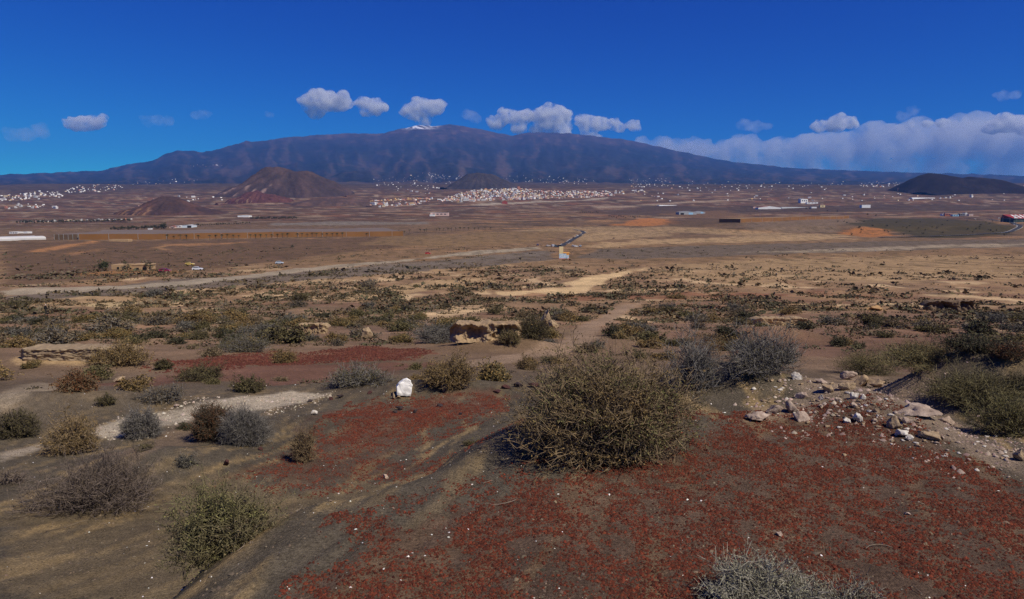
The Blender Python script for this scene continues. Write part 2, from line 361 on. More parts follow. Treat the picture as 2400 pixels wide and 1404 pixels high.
def mix(c, col, w): return c + (np.asarray(col) - c) * w[:, None]
def ground_colour(x, y):
    d = np.hypot(x, y); Y = np.maximum(y, 0.0)
    n1 = fbm(x / 1.7, y / 1.7, 4); n2 = fbm(x / 9.0, y / 7.0, 4); n3 = fbm(x / 46.0, y / 34.0, 4); n4 = fbm(x / 300.0, y / 190.0, 4)
    c = np.tile(SAND, (len(x), 1))
    # gold and dark mineral streaks blown along the sand
    s = x * 0.96 - y * 0.27; q = x * 0.27 + y * 0.96
    st = fbm(q * 0.9, s * 5.0 + 1.0 * perlin(q * .8, s * 1.2), 4)
    c = mix(c, GOLD, sstep(0.0, 0.34, st) * (1 - sstep(9, 20, d)) * (0.3 + 0.7 * sstep(-.25, .3, fbm(x / 1.9 + 6, y / 2.6, 3))))
    c = mix(c, MAUVE, sstep(11, 26, d) * (0.55 + 0.4 * n2))
    c = mix(c, C(.27, .18, .125), sstep(22, 60, d) * np.clip(0.55 + 0.9 * n3 + .4 * n2, 0, 1))
    c = mix(c, TAN, sstep(60, 130, d) * np.clip(0.55 + 1.0 * n3 + .5 * n2, 0, 1))
    pz = fbm(x / 17.0 + 12, y / 24.0, 4); pz2 = fbm(x / 23.0 - 8, y / 30.0 + 4, 4)
    c = mix(c, C(.48, .37, .245), sstep(38, 90, d) * (1 - sstep(300, 480, d)) * sstep(.14, .28, pz) * .85)
    c = mix(c, C(.165, .098, .072), sstep(26, 60, d) * (1 - sstep(260, 400, d)) * sstep(.08, .34, pz2) * .7)
    c = mix(c, BROWN, sstep(230, 420, d) * np.clip(0.75 + 0.9 * n3, 0, 1))
    c = mix(c, C(.125, .09, .068), sstep(650, 1100, d) * 0.8)
    c = mix(c, TAN * .9, sstep(480, 900, d) * sstep(0.1, 0.5, n4) * 0.6)
    strip = fbm(x / 70.0 + 4, (y - .18 * x) / 9.0, 3)
    c = mix(c, C(.34, .20, .11), sstep(430, 520, d) * (1 - sstep(1000, 1300, d)) * sstep(.2, .42, strip) * np.where(x < 60, .75, .35))
    c = mix(c, C(.06, .043, .034), sstep(430, 520, d) * (1 - sstep(1000, 1300, d)) * sstep(.12, .4, -strip) * np.where(x < 60, .7, .3))
    # the far plain: dark lava soil in strips of fields
    far = sstep(1200, 2000, d)
    cell = fbm(x / 260.0 + 9, y / 90.0, 3) ; cell2 = fbm(x / 120.0, y / 60.0 + 31, 3)
    fc = np.tile(C(.088, .058, .042), (len(x), 1))
    fc = mix(fc, C(.25, .18, .125), sstep(0.08, 0.3, cell) * 0.75)
    fc = mix(fc, C(.17, .085, .055), sstep(0.08, 0.32, cell2) * 0.65)
    fc = mix(fc, C(.045, .036, .032), sstep(0.12, 0.45, -cell2) * 0.7)
    fc = mix(fc, C(.36, .31, .26), sstep(0.28, 0.42, fbm(x / 80.0 + 77, y / 34.0, 2)) * 0.5)
    c = mix(c, fc, far)
    c = mix(c, C(.05, .042, .039), sstep(3800, 6000, d) * 0.75)
    t2 = fbm(x / 150.0 + 21, y / 60.0, 4); t3 = fbm(x / 110.0 - 31, y / 45.0 + 8, 4); zone = sstep(950, 1150, d) * (1 - sstep(1900, 2600, d)) * sstep(-250, 0, x)
    c = mix(c, C(.33, .20, .105), zone * sstep(.05, .3, t2) * .7)
    c = mix(c, C(.055, .042, .03), zone * sstep(.06, .3, t3) * .8)
    wob = np.maximum(d, 6) * 0.02
    for poly, col, strn, ed in _pw_cache:
        bx0, by0 = poly.min(0); bx1, by1 = poly.max(0); mg = 0.25 * max(bx1 - bx0, by1 - by0) * 0.4 + 0.5
        k = np.nonzero((x > bx0 - mg) & (x < bx1 + mg) & (y > by0 - mg) & (y < by1 + mg))[0]
        if not len(k): continue
        xs, ys = x[k], y[k]; dd = d[k]
        wv = ed * (0.03 * dd + 0.15)
        rr = np.maximum(dd * 0.03, 0.25)
        # edges wander: a slow bend plus ragged tongues, stretched in depth
        f = 1.0 / np.median(np.maximum(dd * 0.07, 0.3))
        wx = xs + wv * 1.3 * fbm(xs * f, ys * f * .6 + 5, 4); wy = ys + wv * 2.6 * fbm(xs * f + 50, ys * f * .6, 4)
        sd = poly_sd(poly, wx, wy)
        m = sstep(-0.35, 0.65, sd / np.maximum(wv, 1e-3) + 0.7 * fbm(xs * f * 3, ys * f * 2, 3)) * strn
        c[k] = mix(c[k], col, m)
    # speckle of small scrub and grit where single plants no longer show
    sp = fbm(x / 3.1, y / 5.5, 2); sp2 = fbm(x / 11.0 + 8, y / 24.0, 3)
    c = mix(c, C(.062, .05, .028), sstep(240, 420, d) * (1 - sstep(1300, 2200, d)) * np.clip(sstep(0.05, 0.4, sp2) + sstep(.2, .5, sp) * .6, 0, 1) * 0.6)
    c = c * (1 + 0.30 * n2 * sstep(4, 20, d) + 0.16 * n1)[:, None]
    c = c * (np.array([1.0, 1.0, .93]) + (np.array([1.07, .97, .80]) - np.array([1.0, 1.0, .93])) * sstep(7, 30, d)[:, None])
    return np.clip(c, 0.01, 0.8)
def mountain_colour(x, y, z):
    a = x / np.maximum(y, 1); col = PW / 2 + FPX * a
    n = fbm(a * 40, y / 1500.0, 5); n2 = fbm(a * 14 + 5, y / 3000.0, 4)
    c = np.tile(C(.030, .029, .034), (len(x), 1))  # rock colours darkened and cooled in place of the clouds' shadow
    c = mix(c, C(.017, .023, .023), sstep(-.1, .35, n2) * .6)
    c = mix(c, C(.085, .055, .045), sstep(.05, .4, n) * .5)
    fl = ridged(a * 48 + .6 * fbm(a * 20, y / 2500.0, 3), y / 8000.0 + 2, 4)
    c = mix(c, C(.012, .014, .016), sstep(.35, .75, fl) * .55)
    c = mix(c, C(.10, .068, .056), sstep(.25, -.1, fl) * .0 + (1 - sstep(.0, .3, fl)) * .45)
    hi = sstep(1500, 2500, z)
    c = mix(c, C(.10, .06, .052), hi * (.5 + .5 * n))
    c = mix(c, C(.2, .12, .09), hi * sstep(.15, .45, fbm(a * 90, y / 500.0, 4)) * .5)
    snow = 1.3 * np.exp(-((col - 988) / 26.0) ** 2) * sstep(2260, 2560, z) * sstep(-.12, .15, fbm(a * 190 + 2, y / 260.0, 3))
    snow = snow + np.exp(-((col - 1020) / 9.0) ** 2) * sstep(2480, 2600, z) * .6
    c = mix(c, C(.75, .76, .8), np.clip(snow * 2.2, 0, .95))
    return np.clip(c, .01, .85)

ANG, ROW = fan_angles(), fan_rows()
KSPLIT = int(np.searchsorted(ROW, 8300.0))
def fan(rows, centre):
    A, R = np.meshgrid(ANG, rows); x = (np.sin(A) * R).ravel(); y = (np.cos(A) * R).ravel()
    z = height(x, y)
    nr, na = len(rows), len(ANG)
    i = np.arange((nr - 1) * na); r, a = i // na, i % na; b = (a + 1) % na
    F = np.stack([r * na + a, r * na + b, (r + 1) * na + b, (r + 1) * na + a], 1)
    return x, y, z, F[:, ::-1].copy()
x, y, z, F = fan(ROW[:KSPLIT + 1], True)
gcol = ground_colour(x, y)
g_me = np_mesh('ground', np.stack([x, y, z], 1), F, gcol, smooth=True)
M_GROUND = vcol_mat('ground_soil', [(0.35, .86, 1.14), (7.0, .78, 1.22), (55.0, .58, 1.42), (240.0, .62, 1.38)], bump=(60.0, 0.8, 0.025))
tag(obj('ground', g_me, M_GROUND), 'dry sandy hillside and scrub plain running to the mountain foot', kind='structure')
# the patch of ground right under the camera
bm = bmesh.new(); ring = [bm.verts.new((math.sin(a) * ROW[0], math.cos(a) * ROW[0], gz(math.sin(a) * ROW[0], math.cos(a) * ROW[0]))) for a in ANG[::8]]
bm.faces.new(ring[::-1]); me = bpy.data.meshes.new('ground_patch'); bm.to_mesh(me); bm.free()
ca = me.color_attributes.new('Col', 'FLOAT_COLOR', 'POINT'); ca.data.foreach_set('color', np.tile(np.append(SAND, 1), len(me.vertices)).astype(np.float32))
tag(obj('ground', me, M_GROUND), 'trodden sand at the top of the knoll', kind='structure')
# mountain: the forward half only, dense where it is seen
x, y, z, F = fan(ROW[KSPLIT:], False)
keep = (y[F].min(1) > 1000)
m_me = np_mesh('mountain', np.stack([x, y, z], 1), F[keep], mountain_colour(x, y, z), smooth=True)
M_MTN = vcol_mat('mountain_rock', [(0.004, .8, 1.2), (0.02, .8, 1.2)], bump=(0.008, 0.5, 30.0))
tag(obj('mountain', m_me, M_MTN), 'broad dark volcanic mountain range with snow flecks on its summit', kind='structure')

# ------------------------------------------------------------------ volcanic cones standing in the plain
def cone(name, label, depth, outline, base_py, cols, deep=0.55, seed=0, rough=1.0):
    """outline: skyline points (px, py); a hill of that width with its own rounded depth"""
    o = np.array(outline, float); depth = hit(o[:, 0].mean(), base_py, 900).y + .3 * deep * .5 * (o[-1, 0] - o[0, 0]) / FPX * depth
    X = (o[:, 0] - PW / 2) / FPX * depth; Z = CAMZ + tan_el(o[:, 1]) * depth
    zb = CAMZ + float(tan_el(base_py)) * depth
    cx = 0.5 * (X[0] + X[-1]); hw = 0.5 * (X[-1] - X[0])
    n = 90; xs = np.linspace(X[0] - hw * .12, X[-1] + hw * .12, n); ys = np.linspace(-hw * deep * 1.15, hw * deep * 1.15, 60)
    XX, YY = np.meshgrid(xs, ys); ridge = np.interp(XX.ravel() + hw * .05 * perlin(XX.ravel() / hw * 3 + seed, YY.ravel() / hw * 3), X, Z - zb, left=-20, right=-20)
    e = YY.ravel() / (hw * deep)
    hh = ridge * np.clip(1 - np.abs(e) ** 1.5, -0.3, 1)
    an = np.arctan2(YY.ravel(), XX.ravel() - cx)
    rr = np.hypot((XX.ravel() - cx) / hw, e)
    gul = ridged(an * 4 + seed, rr * 0.8, 3)
    mx = (Z - zb).max()
    hh = hh + rough * mx * (0.10 * (gul - .5) * sstep(.08, .5, rr) + 0.06 * fbm(XX.ravel() / hw * 5 + seed, YY.ravel() / hw * 5, 4))
    hh = hh - 14 * sstep(0.95, 1.2, rr)
    yy = depth + YY.ravel()
    zz = zb + hh
    i = np.arange((len(ys) - 1) * (n - 1)); r, c = i // (n - 1), i % (n - 1)
    F = np.stack([r * n + c, r * n + c + 1, (r + 1) * n + c + 1, (r + 1) * n + c], 1)
    nz = fbm(XX.ravel() / hw * 3 + seed, YY.ravel() / hw * 3 + 3, 4)
    cc = np.tile(cols[0], (len(zz), 1)); cc = mix(cc, cols[1], sstep(-.15, .3, nz + .4 * (gul - .5)))
    if len(cols) > 2:
        cc = mix(cc, cols[2], sstep(.05, .3, gul - .62 + .5 * fbm(XX.ravel() / hw * 9, YY.ravel() / hw * 9, 3)) * (1 - sstep(.25, .5, hh / mx)) * (XX.ravel() < cx) * .9)
    me = np_mesh(name, np.stack([XX.ravel(), yy, zz], 1), F, cc, smooth=True)
    return tag(obj(name, me, M_HILL), label, kind='structure')
M_HILL = vcol_mat('hill_cinder', [(0.02, .82, 1.18), (0.09, .82, 1.18)], bump=(0.06, 0.7, 9.0))
cone('volcanic_hill', 'large brown cinder cone with pale streaks on its flank', 5200, [(545, 452), (580, 430), (610, 408), (635, 392), (660, 391), (700, 400), (735, 402), (765, 415), (790, 430), (830, 450)], 462, [C(.055, .038, .034), C(.082, .052, .044), C(.3, .2, .16)], .8, 1.0)
cone('volcanic_hill', 'low red cinder cone with a torn rim below the large cone', 4200, [(545, 470), (575, 462), (590, 452), (608, 446), (622, 452), (650, 458), (690, 468)], 474, [C(.085, .036, .034), C(.11, .048, .04), C(.26, .16, .1)], .8, 4.0, 2.0)
cone('volcanic_crag', 'small dark crag behind the red cinder cone', 4500, [(668, 458), (680, 450), (686, 438), (692, 437), (699, 444), (706, 456)], 460, [C(.03, .026, .03), C(.045, .035, .035)], .6, 7.0, 2.0)
cone('volcanic_hill', 'dark reddish cone nearest to the plain', 3500, [(290, 500), (340, 485), (375, 468), (395, 460), (415, 461), (445, 472), (480, 486), (540, 501)], 503, [C(.058, .036, .032), C(.092, .048, .036), C(.24, .13, .07)], .8, 11.0)
cone('volcanic_hill', 'low brown rise to the side of the red cone', 3900, [(690, 478), (740, 466), (790, 462), (840, 466), (880, 478)], 480, [C(.085, .055, .045), C(.13, .075, .055)], .8, 15.0)
cone('volcanic_hill', 'low rounded hill behind the far town', 5400, [(1050, 440), (1075, 420), (1100, 407), (1125, 404), (1150, 408), (1180, 420), (1215, 438)], 440, [C(.045, .038, .04), C(.058, .046, .044)], .8, 19.0)
cone('volcanic_hill', 'smooth dark double-humped hill at the far side of the plain', 5000, [(2078, 449), (2095, 440), (2115, 426), (2140, 411), (2160, 406), (2180, 407), (2210, 413), (2235, 418), (2255, 414), (2285, 416), (2320, 421), (2350, 434), (2385, 447), (2410, 451)], 452, [C(.017, .012, .012), C(.026, .018, .016)], .7, 23.0, .25)  # a cloud's shadow is put into this hill's near-black colours
# ------------------------------------------------------------------ air and clouds
def volume_mat(name, rgb, density, aniso=0.0):
    m = bpy.data.materials.new(name); m.use_nodes = True; nt = m.node_tree; nt.nodes.clear()
    v = nt.nodes.new('ShaderNodeVolumePrincipled'); o = nt.nodes.new('ShaderNodeOutputMaterial')
    v.inputs['Color'].default_value = (*rgb, 1); v.inputs['Density'].default_value = density; v.inputs['Anisotropy'].default_value = aniso
    nt.links.new(v.outputs[0], o.inputs['Volume'])
    return m
hz = MB().box(-27000, 27000, -27000, 27200, min(z.min(), 0) - 30, 2800).build('haze', volume_mat('haze_air', (0.10, 0.35, 1.0), 2.7e-5))
tag(hz, 'thin blue air between the plain and the mountain', kind='stuff')

# puffs as (px, py, radius px) at one depth: a cloud's own hull, filled with uneven white vapour
def cloud_mat(name, density, scale, lo, hi, rgb=(0.98, 0.98, 0.985)):
    m = bpy.data.materials.new(name); m.use_nodes = True; nt = m.node_tree; nt.nodes.clear()
    v = nt.nodes.new('ShaderNodeVolumePrincipled'); o = nt.nodes.new('ShaderNodeOutputMaterial')
    ge = nt.nodes.new('ShaderNodeNewGeometry'); n = nt.nodes.new('ShaderNodeTexNoise'); n.inputs['Scale'].default_value = scale; n.inputs['Detail'].default_value = 4; n.inputs['Roughness'].default_value = 0.65
    mr = nt.nodes.new('ShaderNodeMapRange'); mr.inputs[1].default_value = lo; mr.inputs[2].default_value = hi; mr.inputs[3].default_value = 0; mr.inputs[4].default_value = density
    nt.links.new(ge.outputs['Position'], n.inputs['Vector']); nt.links.new(n.outputs['Fac'], mr.inputs[0]); nt.links.new(mr.outputs[0], v.inputs['Density'])
    v.inputs['Color'].default_value = (*rgb, 1); v.inputs['Anisotropy'].default_value = 0.1
    nt.links.new(v.outputs[0], o.inputs['Volume']); m.cycles.volume_step_rate = 1.0
    return m
M_CLOUD = cloud_mat('cloud_vapour', 0.0075, 1 / 300.0, 0.40, 0.62)
M_WISP = cloud_mat('cloud_wisp', 0.0011, 1 / 500.0, 0.36, 0.66)
M_BANK = cloud_mat('cloud_bank_vapour', 0.0020, 1 / 700.0, 0.28, 0.62, (0.90, 0.91, 0.93))
def cloud(label, puffs, depth=28600.0, mat=None, seed=0, extra=5, vox=None):
    rnd = random.Random(seed); k = depth / FPX; bm = bmesh.new()
    allp = []
    for px, py, r in puffs:
        allp.append((px, py, r, 0.0))
        for _ in range(extra):
            a = rnd.uniform(0, 2 * math.pi); q = r * rnd.uniform(.3, .6)
            allp.append((px + math.cos(a) * r * .85, py + math.sin(a) * r * .6 - r * .1, q, rnd.uniform(-.5, .5) * r))
    cx = sum(p[0] for p in puffs) / len(puffs); cyy = sum(p[1] for p in puffs) / len(puffs)
    c = Vector(((cx - PW / 2) * k, depth, CAMZ + float(tan_el(cyy)) * depth))
    for px, py, r, dy in allp:
        m = Matrix.Translation(((px - PW / 2) * k - c.x, dy * k, CAMZ + float(tan_el(py)) * depth - c.z)) @ Matrix.Diagonal((r * k, r * k * .9, r * k * .72, 1))
        bmesh.ops.create_icosphere(bm, subdivisions=3, radius=1.0, matrix=m)
    me = bpy.data.meshes.new('cloud'); bm.to_mesh(me); bm.free()
    tmp = bpy.data.objects.new('cloud', me); COL.objects.link(tmp)
    rm = tmp.modifiers.new('r', 'REMESH'); rm.mode = 'VOXEL'; rm.voxel_size = vox or max(p[2] for p in puffs) * k * .16
    dg = bpy.context.evaluated_depsgraph_get(); m2 = bpy.data.meshes.new_from_object(tmp.evaluated_get(dg))
    bpy.data.objects.remove(tmp); bpy.data.meshes.remove(me); m2.name = 'cloud'
    m2.materials.clear()
    n = len(m2.vertices); co = np.empty(n * 3, np.float32); m2.vertices.foreach_get('co', co); co = co.reshape(-1, 3)
    no = np.empty(n * 3, np.float32); m2.vertices.foreach_get('normal', no); no = no.reshape(-1, 3)
    s = 1 / (max(p[2] for p in puffs) * k * .55)
    co += no * ((fbm(co[:, 0] * s + seed, co[:, 2] * s + co[:, 1] * s * .7, 4) * .30) / s)[:, None]
    m2.vertices.foreach_set('co', co.ravel()); m2.update()
    o = obj('cloud', m2, mat or M_CLOUD, loc=c)
    return tag(o, label, 'cloud')
cloud('small ragged cloud lowest at the left end of the row', [(55, 318, 20), (85, 316, 22), (115, 306, 22)], seed=1, mat=M_WISP)
cloud('rounded white cloud above the left mountain shoulder', [(190, 292, 16), (220, 290, 26), (246, 286, 24)], seed=2)
cloud('thin flat cloud between two small clouds at left', [(368, 284, 16), (392, 282, 18), (415, 284, 13)], seed=3, mat=M_WISP)
cloud('faint cloud scrap beside the flat left cloud', [(478, 270, 14), (496, 270, 14)], seed=4, mat=M_WISP)
cloud('tiny cloud scrap high over the left ridge', [(645, 269, 9), (650, 270, 7)], seed=5, mat=M_WISP)
cloud('large bright cloud with a hanging tail left of the summit', [(745, 236, 27), (775, 240, 32), (810, 242, 27), (752, 268, 18), (735, 255, 16)], seed=6)
cloud('bright pillow cloud between the big cloud and the summit', [(862, 240, 20), (885, 250, 26), (868, 262, 18), (905, 252, 15)], seed=7)
cloud('billowing cloud sitting on the snowy summit', [(965, 262, 22), (992, 250, 28), (1022, 252, 26), (995, 278, 20), (1000, 292, 14)], seed=8)
cloud('faint cloud just right of the summit', [(1100, 270, 16), (1116, 278, 16)], seed=9, mat=M_WISP)
cloud('tall double cloud over the ridge right of the summit', [(1165, 288, 22), (1190, 272, 24), (1225, 275, 24), (1215, 300, 20)], seed=10)
cloud('highest cloud heap over the ridge beyond the summit', [(1270, 270, 28), (1300, 268, 30), (1300, 300, 30), (1265, 300, 24), (1320, 318, 20), (1260, 318, 16)], seed=11)
cloud('cloud heap with a ragged tail over the falling ridge', [(1370, 285, 24), (1400, 290, 24), (1375, 312, 20), (1390, 325, 15)], seed=12)
cloud('small cloud trailing right from the ridge heaps', [(1430, 290, 18), (1445, 300, 14), (1480, 296, 17)], seed=13)
cloud('low grey cloud caught on the falling ridge', [(1500, 345, 26), (1550, 340, 28), (1600, 345, 28), (1640, 350, 26)], seed=14, mat=M_BANK)
cloud('pinkish flat cloud over the start of the bank', [(1730, 293, 18), (1760, 296, 18), (1785, 296, 12)], seed=15, mat=M_WISP)
cloud('bright cloud lump standing on the cloud bank', [(1905, 296, 20), (1940, 292, 26), (1975, 290, 18)], seed=16, mat=M_CLOUD)
cloud('tiny cloud wisp high at the far right edge', [(2320, 224, 16), (2345, 222, 14), (2385, 212, 14)], seed=17, mat=M_WISP)
cloud('faint smear of cloud above the right end of the bank', [(2095, 275, 16), (2115, 262, 14), (2085, 102, 11), (2100, 100, 9)][:2], seed=18, mat=M_WISP)
bank = [(1500, 352, 26), (1560, 358, 32), (1620, 362, 34), (1680, 362, 38), (1600, 385, 22), (1700, 392, 24), (1740, 348, 38), (1810, 352, 42), (1880, 345, 46), (1950, 345, 48), (2030, 340, 54), (2110, 330, 58), (2200, 325, 62), (2290, 325, 66), (2380, 322, 66), (2470, 325, 66), (2560, 330, 60), (1790, 384, 30), (1900, 390, 32), (2050, 392, 36), (2200, 394, 42), (2350, 396, 46), (2480, 396, 42)] + [(1740 + 80 * i, 400 + (i % 2) * 6, 32) for i in range(11)]
cloud('long grey cloud bank lying on the slopes at right', bank, depth=30500.0, mat=M_BANK, seed=19, extra=5, vox=260.0)
cloud('sunlit cloud top at the right end of the bank', [(2300, 298, 24), (2340, 290, 30), (2375, 300, 24)], depth=28600.0, seed=20)
cloud('bright streak of cloud along the top of the bank', [(2110, 292, 12), (2150, 290, 13), (2185, 288, 15), (2215, 292, 11)], depth=28600.0, seed=21)
# ------------------------------------------------------------------ shrubs
def tri_prisms(P0, P1, R0, R1, cols):
    """three-sided twigs, all at once"""
    P0 = np.asarray(P0, float); P1 = np.asarray(P1, float); n = len(P0)
    d = P1 - P0; d /= np.maximum(np.linalg.norm(d, axis=1, keepdims=True), 1e-9)
    h = np.where(np.abs(d[:, 2:3]) < 0.9, np.array([[0, 0, 1.0]]), np.array([[1.0, 0, 0]]))
    u = np.cross(d, h); u /= np.maximum(np.linalg.norm(u, axis=1, keepdims=True), 1e-9); w = np.cross(d, u)
    V = np.empty((n, 6, 3))
    for k in range(3):
        o = u * math.cos(2.0944 * k) + w * math.sin(2.0944 * k)
        V[:, k] = P0 + o * np.asarray(R0)[:, None]; V[:, k + 3] = P1 + o * np.asarray(R1)[:, None]
    base = np.arange(n)[:, None] * 6
    F = np.concatenate([base + np.array([[a, b, b + 3, a + 3]]) for a, b in ((0, 1), (1, 2), (2, 0))], 0)
    return V.reshape(-1, 3), F, np.repeat(np.asarray(cols), 6, 0)
def ribbons(P0, P1, R0, R1, cols, rs):
    P0 = np.asarray(P0, float); P1 = np.asarray(P1, float); n = len(P0); d = P1 - P0
    u = np.cross(d, rs.normal(size=(n, 3))); u /= np.maximum(np.linalg.norm(u, axis=1, keepdims=True), 1e-12)
    V = np.stack([P0 - u * R0[:, None], P0 + u * R0[:, None], P1 + u * R1[:, None], P1 - u * R1[:, None]], 1)
    return V.reshape(-1, 3), np.arange(n * 4).reshape(n, 4), np.repeat(np.asarray(cols), 4, 0)
def leaf_quads(P, D, L, Wd, cols, rs):
    n = len(P); D = D / np.maximum(np.linalg.norm(D, axis=1, keepdims=True), 1e-9)
    s = np.cross(D, rs.normal(size=(n, 3))); s /= np.maximum(np.linalg.norm(s, axis=1, keepdims=True), 1e-9)
    L = L[:, None]; Wd = Wd[:, None]
    V = np.stack([P, P + D * L * .5 + s * Wd * .5, P + D * L, P + D * L * .5 - s * Wd * .5], 1)
    F = np.arange(n * 4).reshape(n, 4)
    return V.reshape(-1, 3), F, np.repeat(cols, 4, 0)
TWIG = {'tan': (C(.30, .215, .12), C(.13, .095, .06)), 'grey': (C(.23, .21, .185), C(.10, .092, .082)), 'dead': (C(.20, .155, .125), C(.10, .078, .062)),
        'dark': (C(.10, .08, .055), C(.06, .05, .035)), 'olive': (C(.20, .17, .085), C(.11, .095, .05)), 'silver': (C(.36, .33, .26), C(.17, .15, .11))}
LEAF = {'brown': (C(.28, .18, .065), C(.09, .07, .03)), 'olive': (C(.15, .122, .052), C(.075, .066, .030)), 'green': (C(.22, .20, .075), C(.11, .11, .04)), 'grey': (C(.135, .12, .09), C(.07, .066, .05)),
        'orange': (C(.30, .13, .035), C(.16, .075, .03)), 'rust': (C(.18, .07, .03), C(.08, .05, .025)), 'silver': (C(.30, .29, .20), C(.14, .13, .08)), 'dry': (C(.19, .14, .08), C(.10, .08, .05)), 'dark': (C(.07, .068, .035), C(.045, .045, .024))}
def shrub_geo(seed, w, dpt, h, tips=300, sub=5, leaves=5000, leaf=0.016, twig='tan', lf='brown', r=0.0035, shell=0.45, up=0.25, lump=0.5, tilt=0.0, lobes=4, lf2=None):
    rs = np.random.RandomState(seed); rx, ry = w / 2, dpt / 2
    N = tips
    az = rs.uniform(0, 2 * np.pi, N); el = np.arcsin(rs.uniform(0.02, 1, N) ** 0.85)
    dirs = np.stack([np.cos(az) * np.cos(el), np.sin(az) * np.cos(el), np.sin(el)], 1)
    lum = 1 + lump * fbm(az * 1.3 + seed, el * 2.2 + seed * .7, 3) * 1.6
    rad = (shell + (1 - shell) * rs.uniform(0, 1, N) ** 0.55) * np.clip(lum, .55, 1.25)
    dirs2 = dirs.copy(); dirs2[:, :2] *= (0.84 + 0.42 * dirs[:, 2:3])
    if lobes > 1:
        lc = rs.uniform(-1, 1, (lobes, 2)) * .52; lr = rs.uniform(.46, .74, lobes); lh = rs.uniform(.55, 1.05, lobes); lc[0] = rs.uniform(-.2, .2, 2); lr[0] = .72; lh[0] = 1.0
        li = rs.choice(lobes, N, p=lr ** 2 / (lr ** 2).sum()); bare = rs.uniform(0, 1, N) < .05
        q = dirs2 * (rad * np.where(bare, 1.3, 1.0))[:, None]
        T = np.stack([(lc[li, 0] + q[:, 0] * lr[li]) * rx, (lc[li, 1] + q[:, 1] * lr[li]) * ry, q[:, 2] * lh[li] * h], 1)
        dirs = T / np.array([rx, ry, h]); dirs /= np.maximum(np.linalg.norm(dirs, axis=1, keepdims=True), 1e-6)
    else: T = dirs2 * rad[:, None] * np.array([rx, ry, h])
    T[:, 0] += tilt * T[:, 2]
    npri = max(6, N // 14); pri = rs.choice(N, npri, replace=False)
    near = np.argmax(dirs @ dirs[pri].T + rs.normal(0, .04, (N, npri)), 1)
    node = T[pri] * rs.uniform(.38, .55, (npri, 1)); node[:, 2] += 0.04 * h
    root = np.stack([rs.normal(0, rx * .12, npri), rs.normal(0, ry * .12, npri), np.full(npri, -0.03)], 1)
    c0, c1 = TWIG[twig]; P0, P1, R0, R1, CC = [], [], [], [], []
    def seg(a, b, ra, rb, t=None):
        n = len(a); q = rs.uniform(0, 1, (n, 1)) if t is None else t
        P0.append(a); P1.append(b); R0.append(np.full(n, ra)); R1.append(np.full(n, rb)); CC.append(c0 * q + c1 * (1 - q))
    mid = (root + node) / 2 + rs.normal(0, .05, (npri, 3)) * np.array([rx, ry, h])
    seg(root, mid, r * 2.6, r * 2.2); seg(mid, node, r * 2.2, r * 1.7)
    a = node[near]; jit = np.array([rx, ry, h]) * .10
    m1 = a + (T - a) * .4 + rs.normal(0, 1, (N, 3)) * jit; m2 = a + (T - a) * .75 + rs.normal(0, 1, (N, 3)) * jit * .6
    seg(a, m1, r * 1.5, r * 1.2); seg(m1, m2, r * 1.2, r); seg(m2, T, r, r * .6)
    thick = (P0, P1, R0, R1, CC); P0, P1, R0, R1, CC = [], [], [], [], []
    LP, LD = [], []
    for k in range(sub):
        f = rs.uniform(.15, 1, (N, 1)); s0 = np.where(f < .5, m1 + (m2 - m1) * f * 2, m2 + (T - m2) * (f - .5) * 2)
        dd = dirs * .4 + rs.normal(0, .75, (N, 3)); dd[:, 2] += up; dd /= np.linalg.norm(dd, axis=1, keepdims=True)
        L = rs.uniform(.10, .26, (N, 1)) * min(max(rx, h), 2.2 * h)
        e1 = s0 + dd * L * .55; e2 = e1 + (dd + rs.normal(0, .45, (N, 3))) * L * .45
        e1[:, 2] = np.maximum(e1[:, 2], -.01); e2[:, 2] = np.maximum(e2[:, 2], -.01)
        seg(s0, e1, r * .85, r * .65); seg(e1, e2, r * .65, r * .4)
        LP.append((s0, e1, e2)); LD.append(dd)
    tw = tri_prisms(*[np.concatenate(q) for q in thick]); fine = ribbons(*[np.concatenate(q) for q in (P0, P1, R0, R1, CC)], rs)
    tw = (np.concatenate([tw[0], fine[0]]), np.concatenate([tw[1], fine[1] + len(tw[0])]), np.concatenate([tw[2], fine[2]]))
    lv = None
    if leaves:
        S0 = np.concatenate([q[0] for q in LP]); E1 = np.concatenate([q[1] for q in LP]); E2 = np.concatenate([q[2] for q in LP]); DD = np.concatenate(LD)
        j = rs.randint(0, len(S0), leaves); f = rs.uniform(.1, 1, (leaves, 1))
        P = np.where(f < .55, S0[j] + (E1[j] - S0[j]) * f / .55, E1[j] + (E2[j] - E1[j]) * (f - .55) / .45)
        D = DD[j] * .5 + rs.normal(0, .7, (leaves, 3)); l0, l1 = LEAF[lf]; q2 = sstep(-.12, .12, fbm(P[:, 0] * 2.2 / w + seed, P[:, 2] * 2.2 / h + P[:, 1] / w, 3) - .25 * (P[:, 0] / w))[:, None]; l0b, l1b = LEAF[lf2 or lf]; l0 = l0 * q2 + l0b * (1 - q2); l1 = l1 * q2 + l1b * (1 - q2); q = np.clip(rs.uniform(0, 1, (leaves, 1)) + .5 * fbm(P[:, :1] * 4 / w, P[:, 2:] * 4 / h, 2), 0, 1)
        lv = leaf_quads(P, D, rs.uniform(.6, 1.3, leaves) * leaf, rs.uniform(.35, .6, leaves) * leaf, l0 * q + l1 * (1 - q), rs)
    return tw, lv
M_TWIG = vcol_mat('twig_bark', [(45.0, .8, 1.2)], rough=.9, rnd=.12)
M_LEAF = vcol_mat('shrub_leaf', [(30.0, .8, 1.2)], rough=.8, spec=.15, rnd=.15)
